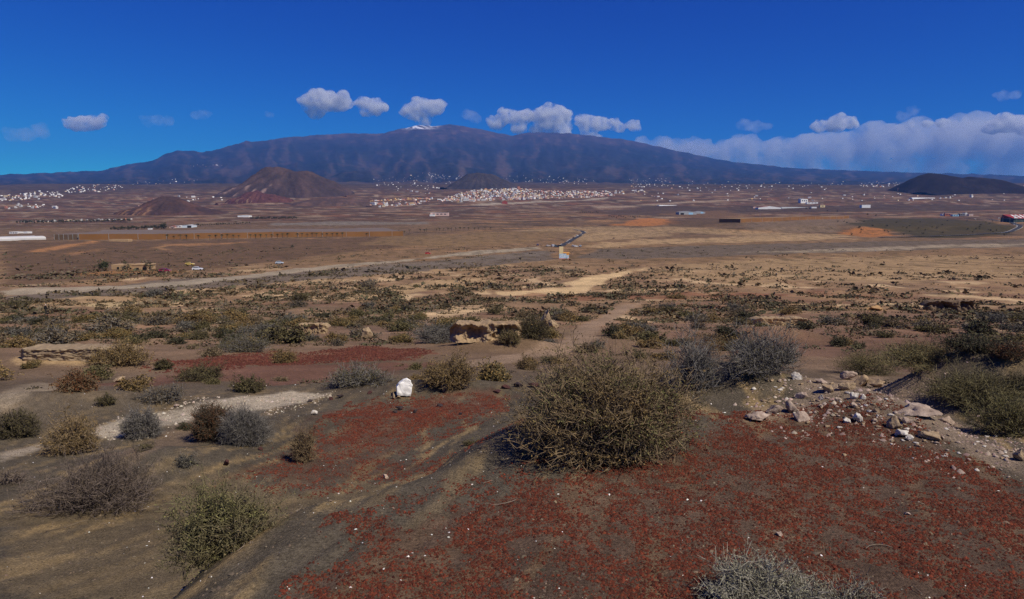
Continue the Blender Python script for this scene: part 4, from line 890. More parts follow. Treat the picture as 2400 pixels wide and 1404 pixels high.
def in_patch(key, n, seed, cl, thr, cap=14.0):
    i = [k for k, e in enumerate(PATCH) if e[0][0] == key][0]; poly = _pw_cache[i][0]; r = np.random.RandomState(seed)
    lo, hi = poly.min(0), poly.max(0); P = r.uniform(lo, hi, (n, 2)); sd = poly_sd(poly, P[:, 0], P[:, 1])
    m = .6 * fbm(P[:, 0] * cl, P[:, 1] * cl * .8, 4) + .4 * fbm(P[:, 0] * cl * 3.1 + 7, P[:, 1] * cl * 3.1, 2) + .25 * np.clip(sd, -1, .5) + r.normal(0, .13, n)
    return P[(m > thr) & (sd > -.45) & (np.hypot(P[:, 0], P[:, 1]) < cap) & (P[:, 1] > 1.8)]
rg = np.random.RandomState(8)
A = in_patch((640, 1404), 520000, 1, 3.2, .10)
if len(A) > 105000: A = A[rg.permutation(len(A))[:105000]]
pebbles('red_gravel', 'brick-red volcanic gravel spread over the knoll', A, np.exp(rg.normal(math.log(.0046), .5, len(A))), (C(.15, .038, .020), C(.05, .017, .012)), seed=2)
B = np.concatenate([in_patch((745, 1003), 42000, 3, 2.4, .05), in_patch((540, 1110), 46000, 4, 2.6, .12)])
pebbles('red_gravel', 'brick-red volcanic gravel between the white rock and the sand drift', B, np.exp(rg.normal(math.log(.0082), .42, len(B))), (C(.16, .042, .022), C(.07, .02, .014)), seed=3)
Cc = in_patch((360, 868), 16000, 5, .8, -.1, cap=60)
pebbles('red_gravel', 'red gravel strip on the slope below the white rock', Cc, np.exp(rg.normal(math.log(.035), .35, len(Cc))), (C(.13, .042, .028), C(.07, .024, .018)), seed=4)
n = 900; aa = np.radians(rg.uniform(-42, 42, n)); dd2 = 2.2 + 14 * rg.uniform(0, 1, n) ** 1.4
pebbles('shell_fragments', 'white snail shell fragments sprinkled over sand and gravel', np.stack([np.sin(aa) * dd2, np.cos(aa) * dd2], 1), np.exp(rg.normal(math.log(.0042), .4, n)) * (1 + dd2 * .06), (C(.8, .77, .72), C(.6, .56, .5)), flat=.5, seed=6)
LG = in_patch((220, 1002), 1800, 7, 1.5, -.1)
pebbles('pale_gravel', 'pale crumbled rock on the ledge left of centre', LG, np.exp(rg.normal(math.log(.014), .5, len(LG))), (C(.5, .43, .34), C(.3, .24, .18)), seed=8)
CG = in_patch((1760, 990), 34000, 9, 1.6, -.08)
pebbles('pale_gravel', 'pale crumbled rock between the knoll stones', CG, np.exp(rg.normal(math.log(.010), .5, len(CG))), (C(.42, .33, .27), C(.2, .13, .11)), seed=10)
n = 36000; aa = np.radians(rg.uniform(-44, 44, n)); dg_ = 2.0 + 13 * rg.uniform(0, 1, n) ** 1.3; XY = np.stack([np.sin(aa) * dg_, np.cos(aa) * dg_], 1)
XY = XY[(fbm(XY[:, 0] * 1.1, XY[:, 1] * 1.1, 4) + rg.uniform(-.2, .2, n)) > .02]
pebbles('grit', 'fine dark and tan grit lying on the sand', XY, np.exp(rg.normal(math.log(.0040), .55, len(XY))) * (1 + np.hypot(XY[:, 0], XY[:, 1]) * .07), (C(.20, .15, .10), C(.05, .04, .032)), flat=.6, seed=16)
P0, P1, Rr = [], [], []
for i in range(46):
    a = math.radians(rg.uniform(-40, 40)); q = rg.uniform(2.6, 8); x0, y0 = math.sin(a) * q, math.cos(a) * q; th = rg.uniform(0, 3.14); L = rg.uniform(.06, .22)
    pts = [np.array([x0, y0])]
    for j in range(4): th += rg.normal(0, .3); pts.append(pts[-1] + np.array([math.cos(th), math.sin(th)]) * L / 4)
    pts = np.array(pts); zs = height(pts[:, 0], pts[:, 1]) + .006 + .02 * rg.uniform(0, 1) * np.array([0, .6, 1, .7, .2]); pts = np.column_stack([pts, zs]); P0 += list(pts[:-1]); P1 += list(pts[1:]); Rr += [rg.uniform(.0012, .0026)] * 4
tw = tri_prisms(P0, P1, np.array(Rr), np.array(Rr) * .9, np.tile(C(.24, .19, .14), (len(P0), 1)))
tag(obj('dead_twigs', np_mesh('dead_twigs', *tw), M_TWIG), 'broken dry twigs lying on the sand', kind='stuff')
# ------------------------------------------------------------------ roads on the plain
def ribbon(name, label, pxs, width, mat, lift=.22, step=8.0, edge=0.0):
    P = hits(pxs, 200)[:, :2]; t = np.concatenate([[0], np.cumsum(np.linalg.norm(np.diff(P, axis=0), axis=1))]); n = max(12, int(t[-1] / step)); s = np.linspace(0, t[-1], n)
    Q = np.column_stack([np.interp(s, t, P[:, 0]), np.interp(s, t, P[:, 1])])
    for _ in range(6): Q[1:-1] = (Q[:-2] + 2 * Q[1:-1] + Q[2:]) / 4
    T = np.gradient(Q, axis=0); T /= np.linalg.norm(T, axis=1, keepdims=True); Nn = np.stack([-T[:, 1], T[:, 0]], 1)
    def strip(o0, o1, lf):
        A = Q + Nn * o0; B = Q + Nn * o1; zc = np.maximum(height(A[:, 0], A[:, 1]), height(B[:, 0], B[:, 1])); zc = np.convolve(np.pad(zc, 3, mode='edge'), np.ones(7) / 7, 'valid') + lf
        V = np.empty((2 * n, 3)); V[0::2] = np.column_stack([A, zc]); V[1::2] = np.column_stack([B, zc]); i = np.arange(n - 1) * 2
        return V, np.stack([i, i + 1, i + 3, i + 2], 1)
    V, F = strip(width / 2, -width / 2, lift); o = obj(name, np_mesh(name, V, F), mat); tag(o, label, kind='structure')
    if edge:
        for sg in (-1, 1):
            V, F = strip(sg * (width / 2 - .1), sg * (width / 2 - .1 - edge), lift + .03); F = F if sg < 0 else F
            obj('edge_line', np_mesh('edge_line', V, F), M_LINE, o)
    return o
M_ASPH = plain('asphalt', (.045, .045, .05), .9, .15, .3); M_LINE = plain('road_paint', (.62, .60, .56), .8, .1, .5)
ribbon('road', 'dark asphalt road curving away from the parking place', [(1306, 580), (1318, 576), (1335, 566), (1352, 556), (1364, 549), (1370, 545), (1364, 541), (1345, 538)], 6.4, M_ASPH, edge=.5)
ribbon('road', 'asphalt road bending round the dark field at right', [(2060, 557), (2150, 555), (2250, 552), (2330, 547), (2375, 541), (2392, 533), (2375, 523), (2330, 516), (2280, 513), (2200, 510)], 8.0, M_ASPH, lift=.5, edge=.6)

# ------------------------------------------------------------------ the painted hut
M_CREAM = plain('cream_render', (.78, .62, .32), .85, .08, .6); M_ORNG = plain('orange_render', (.74, .36, .09), .85, .1, .8); M_DARKIN = plain('dark_opening', (.02, .02, .02), .9, .1)
def mural_mat():
    m, nt, b = new_mat('graffiti_mural'); tc = nt.nodes.new('ShaderNodeTexCoord'); n = nt.nodes.new('ShaderNodeTexNoise'); n.inputs['Scale'].default_value = 1.5; n.inputs['Detail'].default_value = 3; n.inputs['Distortion'].default_value = 1.2
    r = nt.nodes.new('ShaderNodeValToRGB'); e = r.color_ramp.elements; e[0].position = .3; e[0].color = (.16, .36, .55, 1); e[1].position = .62; e[1].color = (.62, .70, .74, 1)
    for p, c in ((.42, (.36, .55, .66, 1)), (.5, (.55, .66, .72, 1)), (.7, (.60, .42, .40, 1))):
        x_ = e.new(p); x_.color = c
    nt.links.new(tc.outputs['Object'], n.inputs['Vector']); nt.links.new(n.outputs['Fac'], r.inputs[0]); nt.links.new(r.outputs[0], b.inputs['Base Color']); return m
h0 = hit(1322, 607.5); k = mpp(h0); hw, hh, th, tw_ = 23 * k, 14 * k, 15 * k, 9.5 * k
hut = empty('painted_hut', (h0.x, h0.y, h0.z - .1), math.radians(-3)); tag(hut, 'graffiti-painted hut with a tall cream block on one side', 'hut')
MB().box(-hw / 2, hw / 2, 0, 4.5, 0, hh).build('wall', M_CREAM, hut)
MB().box(-hw / 2 + .02, -hw / 2 + tw_, .0, 4.0, hh, hh + th).build('tower', M_CREAM, hut)
MB().box(-hw / 2 + tw_, hw / 2 + .3, -.12, 4.6, hh, hh + .55).build('parapet', M_ORNG, hut)
MB().box(hw / 2 - 1.6, hw / 2 + .02, -.05, -.003, hh * .72, hh - .01).build('orange_panel', M_ORNG, hut)
MB().box(-hw / 2 + .02, hw / 2 - .02, -.035, -.002, hh * .13, hh * .95).build('mural', mural_mat(), hut)
MB().box(-hw / 2 - .05, hw / 2 + .05, -.10, -.036, 0, hh * .16).build('painted_plinth', plain('pink_paint', (.55, .14, .14), .85, .25, 1.2), hut)

# ------------------------------------------------------------------ cars
M_GLASS = plain('car_glass', (.02, .025, .03), .15, .05, 1, .6); M_TYRE = plain('tyre', (.018, .018, .018), .9, .1); M_LAMP = plain('lamp_glass', (.5, .12, .08), .3, .1); M_HEAD = plain('headlight_glass', (.75, .76, .78), .2, .05)
def wheel_mesh():
    m = MB(); m.tube((0, -.1, 0), (0, .1, 0), .32, n=14); return m.mesh('wheel')
W_ME = wheel_mesh()
def paint(rgb): return plain('car_paint_%d_%d_%d' % tuple(int(c * 99) for c in rgb), rgb, .35, .03, 1, .5)
def car(label, px, py, rz, rgb, kind='hatch', group=None):
    p = hit(px, py, 150); o = empty('parked_car', (p.x, p.y, p.z + .12), rz); tag(o, label, 'car', group)
    if kind == 'van':
        prof = [(-2.3, .35), (2.3, .35), (2.35, .85), (2.0, 1.05), (1.45, 1.85), (1.2, 1.98), (-2.25, 1.98), (-2.35, 1.1)]; gl = [(1.95, 1.1), (1.45, 1.78), (-2.0, 1.78), (-2.0, 1.15)]
    else:
        prof = [(-2.0, .32), (2.05, .32), (2.1, .62), (1.95, .82), (1.05, .95), (.45, 1.4), (.1, 1.47), (-1.35, 1.45), (-1.95, .98), (-2.08, .7)]; gl = [(.95, .97), (.42, 1.36), (-1.25, 1.37), (-1.7, 1.0)]
    wv = .86 if kind != 'van' else .95
    b = MB(); b.prism(prof, -wv, wv); bo = b.build('body', paint(rgb), o)
    bv = bo.modifiers.new('b', 'BEVEL'); bv.width = .07; bv.segments = 2
    MB().prism(gl, -wv - .012, wv + .012).build('side_window', M_GLASS, o)
    x0, z0, x1, z1 = (prof[4][0], prof[4][1], prof[5][0], prof[5][1]) if kind != 'van' else (2.0, 1.05, 1.45, 1.85)
    MB().add([(x0 + .01, -wv * .85, z0 + .05), (x0 + .01, wv * .85, z0 + .05), (x1 + .03, wv * .8, z1 - .02), (x1 + .03, -wv * .8, z1 - .02)], [(0, 1, 2, 3)]).build('windscreen', M_GLASS, o)
    rx = prof[-1][0]
    MB().box(rx - .03, rx + .12, -wv * .8, wv * .8, (1.05 if kind != 'van' else 1.25), (1.32 if kind != 'van' else 1.75)).build('rear_window', M_GLASS, o)
    for sx in (-1.28, 1.3):
        for sy in (-1, 1): obj('wheel', W_ME, M_TYRE, o, loc=(sx, sy * (wv - .06), .3))
    for sy in (-1, 1):
        MB().box(rx - .03, rx + .1, sy * wv * .88 - .1, sy * wv * .88 + .1, .72, .98).build('tail_lamp', M_LAMP, o)
        MB().box(prof[2][0] - .15, prof[2][0] + .02, sy * wv * .75 - .16, sy * wv * .75 + .16, .62, .78).build('headlight', M_HEAD, o)
    return o
CG_ = 'cars parked at the end of the asphalt road'
H = math.pi / 2
car('dark blue car standing alone left of the parking place', 1260, 576, H + .1, (.02, .05, .18))
car('small white car with a dark roof at the left of the parked row', 1285, 578, .3, (.55, .5, .5), group=CG_)
car('white van tallest in the parked row', 1295.5, 578.5, H + .15, (.72, .74, .78), 'van', CG_)
car('dark teal car right of the white van', 1303, 578, .2, (.03, .08, .12), group=CG_)
car('black car behind the tower of the painted hut', 1312, 578, .1, (.015, .015, .02), group=CG_)
car('silver car with a dark windscreen right of the road end', 1343, 578, H - .3, (.55, .58, .6), group=CG_)
car('white car in the middle of the right parked cars', 1350, 579, .4, (.75, .76, .78), group=CG_)
car('pale blue car at the right end of the parked cars', 1360, 578.5, H, (.42, .55, .68), group=CG_)
car('dark car driving on the pale track right of the road', 1438, 560, H, (.03, .03, .06))
car('dark car on the asphalt road beyond the parking', 1345, 559, H - .6, (.02, .025, .04))
car('white car farther along the asphalt road', 1353, 553.5, H - .6, (.75, .75, .75))
car('red car with a white roof on the grey track', 1003, 596, .1, (.5, .03, .03))
car('yellow car above the ruined house', 445, 622, .05, (.75, .55, .15))
car('white car beside the grey track by the ruined house', 463, 634, .2, (.7, .72, .75))
car('dark red car nearest the ruined house', 387, 638, .1, (.25, .03, .06))
car('pale blue car half hidden on the track bank', 655, 619, .2, (.5, .58, .66))
car('white van driving on the right road', 2341, 512, .2, (.8, .8, .8), 'van')
car('white car on the bend of the right road', 2286, 514, .1, (.8, .8, .8))

# ------------------------------------------------------------------ people walking on the plain
M_BODY = vcol_mat('clothes_and_skin', [(6.0, .92, 1.08)], rough=.9)
def person(label, px, py, face, top, legs, stride=.22, hat=None, group=None):
    p = hit(px, py, 60); s = stride
    J = {'pel': (0, 0, .95), 'chest': (.03, 0, 1.28), 'neck': (.04, 0, 1.47), 'head': (.06, 0, 1.60), 'crown': (.05, 0, 1.72),
         'hipL': (0, .10, .92), 'kneeL': (s * .7, .10, .5), 'ankL': (s, .10, .08), 'toeL': (s + .16, .11, .04), 'hipR': (0, -.10, .92), 'kneeR': (-s * .1, -.10, .5), 'ankR': (-s, -.10, .10), 'toeR': (-s + .15, -.11, .04),
         'shL': (.03, .19, 1.42), 'elL': (-.10, .25, 1.14), 'wrL': (.02, .24, .90), 'haL': (.06, .24, .82), 'shR': (.03, -.19, 1.42), 'elR': (.06, -.25, 1.14), 'wrR': (.22, -.23, .94), 'haR': (.28, -.23, .88)}
    E = [('pel', 'chest'), ('chest', 'neck'), ('neck', 'head'), ('head', 'crown'), ('pel', 'hipL'), ('hipL', 'kneeL'), ('kneeL', 'ankL'), ('ankL', 'toeL'), ('pel', 'hipR'), ('hipR', 'kneeR'), ('kneeR', 'ankR'), ('ankR', 'toeR'),
         ('chest', 'shL'), ('shL', 'elL'), ('elL', 'wrL'), ('wrL', 'haL'), ('chest', 'shR'), ('shR', 'elR'), ('elR', 'wrR'), ('wrR', 'haR')]
    R = {'pel': .15, 'chest': .16, 'neck': .06, 'head': .105, 'crown': .08, 'hip': .10, 'knee': .065, 'ank': .045, 'toe': .04, 'sh': .075, 'el': .05, 'wr': .035, 'ha': .04}
    ks = list(J); me = bpy.data.meshes.new('person'); me.from_pydata([J[q] for q in ks], [(ks.index(a), ks.index(b)) for a, b in E], [])
    o = bpy.data.objects.new('person', me); COL.objects.link(o); md = o.modifiers.new('s', 'SKIN'); sv = me.skin_vertices[0].data
    for i, q in enumerate(ks): r = R.get(q) or R[q[:-1]]; sv[i].radius = (r, r); sv[i].use_root = (q == 'pel')
    su = o.modifiers.new('u', 'SUBSURF'); su.levels = 1; su.render_levels = 1
    dg = bpy.context.evaluated_depsgraph_get(); m2 = bpy.data.meshes.new_from_object(o.evaluated_get(dg)); bpy.data.objects.remove(o); bpy.data.meshes.remove(me)
    co = np.array([v.co for v in m2.vertices]); cc = np.tile(np.asarray(top, float), (len(co), 1)); cc[co[:, 2] < .95] = legs; cc[co[:, 2] < .10] = (.03, .03, .03)
    cc[(co[:, 2] > 1.49)] = (.42, .26, .18); cc[(co[:, 2] > 1.64)] = hat or (.04, .03, .02); cc[(np.abs(co[:, 1]) > .18) & (co[:, 2] < .93) & (co[:, 2] > .7)] = (.42, .26, .18)
    ca = m2.color_attributes.new('Col', 'FLOAT_COLOR', 'POINT'); ca.data.foreach_set('color', np.column_stack([cc, np.ones(len(cc))]).astype(np.float32).ravel())
    m2.name = 'person'; m2.materials.clear(); m2.polygons.foreach_set('use_smooth', [True] * len(m2.polygons))
    return tag(obj('person', m2, M_BODY, loc=(p.x, p.y, p.z), rz=face), label, 'person', group)
person('person in black left of two by the painted hut', 1334, 596, 1.2, (.02, .02, .02), (.03, .03, .04))
person('person in dark clothes right of two by the painted hut', 1338.5, 596.5, 1.2, (.03, .03, .04), (.02, .02, .025))
person('person in dark clothes walking alone on the pale slope', 1819, 650, 1.5, (.06, .06, .07), (.05, .05, .06), hat=(.5, .48, .45))
person('person in dark jacket leading the pair on the pale slope', 1669, 631, 3.0, (.03, .03, .04), (.06, .06, .08))
person('person in grey following the pair on the pale slope', 1679, 632, 3.0, (.12, .12, .13), (.03, .03, .04))
person('person in black standing among the scrub at left', 108, 741, 1.0, (.02, .02, .02), (.03, .03, .03), hat=(.5, .45, .4))
person('person in white top far out on the grey flat', 2052, 590, 1.5, (.7, .7, .7), (.03, .03, .04))

# ------------------------------------------------------------------ buildings, greenhouses, masts
M_WALLW = plain('white_wall', (.78, .77, .74), .85, .06, .2); M_WALLT = plain('earth_wall', (.42, .28, .15), .9, .15, .5); M_ROOFR = plain('clay_roof', (.36, .12, .07), .85, .15, .3)
M_STEEL = plain('grey_sheet', (.34, .35, .35), .6, .1, .2); M_BLUE = plain('blue_door', (.30, .52, .68), .6, .05, .2); M_NETO = plain('ochre_net', (.21, .10, .034), .9, .14, .05); M_NETG = plain('grey_brown_net', (.165, .125, .10), .9, .12, .02)
M_FILM = plain('plastic_film', (.55, .54, .52), .5, .1, .05); M_PINK = plain('pink_wall', (.66, .46, .38), .85, .06, .2); M_WIN = plain('window_dark', (.03, .035, .04), .4, .1); M_GREENH = plain('white_film', (.72, .73, .74), .5, .06, .05)
def net_house(label, left, right, hm, back, mat_wall, mat_roof, nx=26, ny=8, post=12):
    a, b = hit(*left, 300), hit(*right, 300); o = empty('net_greenhouse', (a.x, a.y, a.z)); tag(o, label, 'greenhouse')
    d = Vector((b.x - a.x, b.y - a.y, 0)); L = d.length; d.normalize(); n_ = Vector((-d.y, d.x, 0)); n_ = n_ if n_.y > 0 else -n_
    U, Vv = np.meshgrid(np.linspace(0, L, nx), np.linspace(0, back, ny)); X = a.x + d.x * U.ravel() + n_.x * Vv.ravel(); Y = a.y + d.y * U.ravel() + n_.y * Vv.ravel(); zg = height(X, Y)
    zs = zg.reshape(ny, nx); top = zs + hm
    i = np.arange((ny - 1) * (nx - 1)); r, c = i // (nx - 1), i % (nx - 1); F = np.stack([r * nx + c, r * nx + c + 1, (r + 1) * nx + c + 1, (r + 1) * nx + c], 1)
    org = np.array([a.x, a.y, a.z])
    obj('roof_net', np_mesh('roof_net', np.column_stack([X, Y, top.ravel()]) - org, F), mat_roof, o)
    def wall(ix, nm):
        q = np.column_stack([X[ix], Y[ix]]); V = np.concatenate([np.column_stack([q, zg[ix] - .6]), np.column_stack([q, zg[ix] + hm])]) - org; m = len(ix); j = np.arange(m - 1)
        obj(nm, np_mesh(nm, V, np.stack([j, j + 1, j + 1 + m, j + m], 1)), mat_wall, o)
    g = np.arange(nx * ny).reshape(ny, nx); wall(g[0], 'front_wall'); wall(g[:, 0], 'side_wall'); wall(g[:, -1], 'side_wall')
    for q in range(0, nx, max(1, nx // post)):
        px_, py_, pz_ = X[q] - org[0] - n_.x * .25, Y[q] - org[1] - n_.y * .25, zg[q] - org[2]
        MB().tube((px_, py_, pz_ - .3), (px_, py_, pz_ + hm + .2), .18, n=5).build('post', M_STEEL, o)
    return o
net_house('long ochre net greenhouse behind the row of palms', (185, 562), (945, 553), 6.6, 150, M_NETO, M_NETG)
net_house('brown net shed at the left end of the ochre greenhouse', (128, 562), (182, 561.5), 6.2, 120, plain('brown_net', (.13, .085, .05), .9, .1, .05), M_NETG, nx=6, ny=4, post=5)
net_house('ochre net greenhouse on the bank at right', (1735, 522), (1990, 512), 7.5, 45, M_NETO, plain('tan_net', (.24, .15, .07), .9, .1, .05), nx=14, ny=4)
def hoop(label, left, right, hm, wid, mat, bays=1, name='greenhouse'):
    a, b = hit(*left, 300), hit(*right, 300); d = Vector((b.x - a.x, b.y - a.y, 0)); L = d.length; o = empty(name, (a.x, a.y, min(a.z, b.z) - .3), math.atan2(d.y, d.x)); tag(o, label, 'greenhouse')
    for q in range(bays):
        m = MB(); w = wid; y0 = q * w; pts = [(0, 0)] + [(w * .5 - w * .5 * math.cos(t), hm * .55 + hm * .45 * math.sin(t)) for t in np.linspace(0, math.pi, 9)] + [(w, 0)]
        n = len(pts); m.add([(0, y0 + u, v) for u, v in pts] + [(L, y0 + u, v) for u, v in pts], [tuple(range(n - 1, -1, -1)), tuple(range(n, 2 * n))] + [(i, i + 1, i + 1 + n, i + n) for i in range(n - 1)])
        m.build('tunnel', mat, o)
    return o
hoop('long pale plastic greenhouse at the left edge', (-60, 567), (108, 561), 4.6, 14, M_FILM, 2)
hoop('white many-bayed greenhouse on the plain at right', (1545, 483), (1632, 480), 5, 16, M_GREENH, 5)
hoop('long low white greenhouse near the double hill', (2138, 467), (2192, 465), 9, 22, M_GREENH, 1)
hoop('long grey greenhouse beside the red-roofed barn', (1832, 489), (1962, 484), 7, 20, M_STEEL, 2)
def shed(label, px, py, wpx, hpx, dep, wall, roof=None, rz=0.0, gable=.25, doors=(), name='building', cat='building', wins=0, tmin=300, eave=.4):
    p = hit(px, py, tmin); k = mpp(p); w, h = wpx * k, hpx * k; o = empty(name, (p.x, p.y, p.z - .5), rz); tag(o, label, cat); he = h * (1 - gable) + .5
    MB().prism([(-w / 2, 0), (w / 2, 0), (w / 2, he), (-w / 2, he)] if not gable else [(-w / 2, 0), (w / 2, 0), (w / 2, he), (0, h + .45), (-w / 2, he)], 0, dep).build('wall', wall, o)
    if roof:
        if gable: MB().prism([(-w / 2 - eave, he), (0, h + .5), (w / 2 + eave, he), (w / 2 + eave, he + .35), (0, h + .9), (-w / 2 - eave, he + .35)], -eave, dep + eave).build('roof', roof, o)
        else: MB().box(-w / 2 - .2, w / 2 + .2, -.2, dep + .2, he, he + .5).build('roof', roof, o)
    for (x0, x1, z1, m) in doors: MB().box(x0 * w, x1 * w, -.15, -.01, .3, z1 * h + .3).build('door', m, o)
    for q in range(wins):
        xw = (-.42 + .84 * (q + .5) / wins) * w; MB().box(xw - w * .25 / wins, xw + w * .25 / wins, -.12, -.01, he * .45, he * .75).build('window', M_WIN, o)
    return o
shed('grey metal warehouse with a pale blue door', 1612, 503, 42, 8, 30, M_STEEL, M_STEEL, .12, .3, [(.05, .30, .62, M_BLUE), (-.42, -.22, .5, M_DARKIN)])
shed('smaller grey metal warehouse with a blue door beside the first', 1642, 501, 22, 6, 26, M_STEEL, M_STEEL, .12, .3, [(.0, .30, .7, M_BLUE)])
shed('pale blue-white hangar with a dark doorway', 439, 534, 23, 6.5, 22, plain('pale_blue_wall', (.62, .70, .74), .8, .05, .2), M_WALLW, .05, .15, [(.0, .40, .8, M_DARKIN)])
shed('white low annex left of the hangar', 418, 534, 15, 5, 16, M_WALLW, M_WALLW, 0, .15, [], wins=2)
shed('pink cottage left of the white annex', 404, 534.5, 14, 5, 12, M_PINK, M_ROOFR, 0, .3, [(-.1, .1, .4, M_WIN)], wins=2)
shed('tiny white hut in front of the dark trees', 350, 538, 7, 2.4, 6, M_WALLW, M_WALLW, 0, 0)
shed('long beige wall ruin of the roadside house', 279, 633, 34, 11, 7, M_WALLT, None, .05, 0, [(-.12, .02, .6, M_DARKIN)], name='ruined_house')
shed('beige ruin with a dark porch beside the long wall', 328, 633, 38, 11, 7, M_WALLT, M_WALLT, .05, 0, [(.18, .42, .7, M_DARKIN), (-.2, -.06, .6, M_DARKIN)], name='ruined_house')
shed('small white house at the left edge of the plain', 32, 548, 20, 4, 14, M_WALLW, M_WALLW, 0, 0, [], wins=3)
shed('white house with trees at the far left', 60, 547, 9, 3.4, 10, M_WALLW, M_WALLW, 0, 0)
shed('flat long low beige house below the ochre greenhouse', 278, 566, 44, 5, 9, M_WALLT, None, 0, 0, [])
shed('brick-like pump house at the left end of the ochre greenhouse', 147, 562, 16, 9, 10, plain('grey_block', (.28, .24, .20), .9, .1, .3), None, 0, 0, [(.0, .3, .6, M_DARKIN)])
shed('red-roofed long barn on the right plain', 1804, 490, 54, 7, 30, M_WALLW, M_ROOFR, .05, .5, [])
shed('small dark-roofed house left of the red-roofed barn', 1770, 488, 10, 4, 12, M_PINK, M_ROOFR, 0, .3)
shed('white two-storey house in the cluster behind the long greenhouse', 1885, 476, 18, 9, 18, M_WALLW, M_WALLW, .2, 0, [], wins=3)
shed('pale blue house left in the white cluster', 1878, 475, 9, 9, 14, plain('slate_blue_wall', (.30, .42, .55), .8, .05, .2), M_WALLW, 0, 0, wins=1)
shed('low white shed right in the white cluster', 1904, 478, 26, 4, 14, M_WALLW, M_WALLW, 0, 0, wins=3)
shed('cream house in front of the long grey greenhouse', 1928, 486, 11, 5, 12, M_CREAM, M_CREAM, 0, 0, wins=1)
shed('white shed left of the cream house', 1908, 488, 12, 3, 12, M_WALLW, M_WALLW, 0, 0)
shed('bright white windowless hall standing alone on the dark field', 2030, 487, 20, 6.5, 20, M_WALLW, M_WALLW, 0, 0)
shed('long white hall behind the dark tree belt at left', 570, 509, 26, 4.5, 25, M_WALLW, M_WALLW, 0, .2)
shed('cream hall with a winged roof on the middle plain', 1030, 506, 42, 7, 20, M_PINK, M_WALLW, 0, 0, wins=4)
shed('white annex left of the winged hall', 1013, 507, 12, 4, 14, M_WALLW, M_WALLW, 0, 0)
shed('red barn-like house below the far town', 1183, 478, 13, 8, 14, plain('red_wall', (.32, .07, .05), .85, .1, .2), M_ROOFR, 0, .4)
for i, (px, py, w, h, mt, lb) in enumerate([(2212, 506, 6, 5, M_WALLW, 'white house at the left of the roadside row'), (2222, 506, 14, 6, M_ROOFR, 'red house in the roadside row'), (2240, 507, 14, 4, M_BLUE, 'pale blue shopfront in the roadside row'),
    (2256, 506, 12, 5, plain('slate_wall', (.16, .15, .16), .8, .1, .2), 'dark house in the roadside row'), (2264, 505, 5, 6, M_WALLW, 'narrow white house in the roadside row'), (2276, 506, 9, 3.5, M_PINK, 'low pink house at the right of the roadside row')]):
    shed(lb, px, py, w, h, 12, mt, M_WALLW if i % 2 else None, 0, 0, wins=2)
# the striped hall at the right edge
p = hit(2388, 521, 300); k = mpp(p); w = 90 * k; sh = empty('striped_hall', (p.x + 34 * k, p.y, p.z - .5), -.05); tag(sh, 'hall with a slanted red-and-white striped roof at the right edge', 'building')
fz, rz_ = 9 * k, 18 * k; rd = 40.0
MB().box(-w / 2, w / 2, 0, rd, 0, fz).build('wall', plain('dark_green_wall', (.05, .075, .065), .8, .1, .1), sh)
MB().prism([(-w / 2 - 1, fz), (w / 2 + 1, fz), (w / 2 + 1, fz + .4), (-w / 2 - 1, fz + .4)], -1, rd).build('eave', M_STEEL, sh)
def sl(x, t): return (x, -0.8 + t * (rd - 4), fz + .45 + t * (rz_ - fz))
MB().add([sl(-w / 2, 0), sl(w / 2, 0), sl(w / 2, 1), sl(-w / 2, 1), (w / 2, rd, fz), (-w / 2, rd, fz)], [(0, 1, 2, 3), (3, 2, 4, 5), (0, 3, 5), (1, 4, 2)]).build('roof', plain('red_sheet', (.30, .04, .03), .6, .08, .1), sh)
for q in range(9):
    xa = -w / 2 + 8 * k + q * w * .105; MB().add([tuple(Vector(sl(xa, .12)) + Vector((0, -.1, .12))), tuple(Vector(sl(xa + w * .045, .12)) + Vector((0, -.1, .12))), tuple(Vector(sl(xa + w * .13, .92)) + Vector((0, -.1, .12))), tuple(Vector(sl(xa + w * .085, .92)) + Vector((0, -.1, .12)))], [(0, 1, 2, 3)]).build('white_stripe', M_WALLW, sh)
sg = MB(); x0, z0, s_ = -w / 2 - 1 * k, fz + .8, 6.5 * k
sg.box(x0, x0 + s_ * .35, -2.0, -1.4, z0, z0 + s_ * 1.1); sg.box(x0 + s_ * .35, x0 + s_ * 1.2, -2.0, -1.4, z0, z0 + s_ * .28); sg.box(x0 + s_ * .35, x0 + s_ * 1.2, -2.0, -1.4, z0 + s_ * .85, z0 + s_ * 1.1); sg.box(x0 + s_ * 1.2, x0 + s_ * 1.5, -2.0, -1.4, z0 + s_ * .2, z0 + s_ * .92)
sg.build('letter_sign', plain('sign_white', (.8, .85, .8), .6, .03, .1), sh)
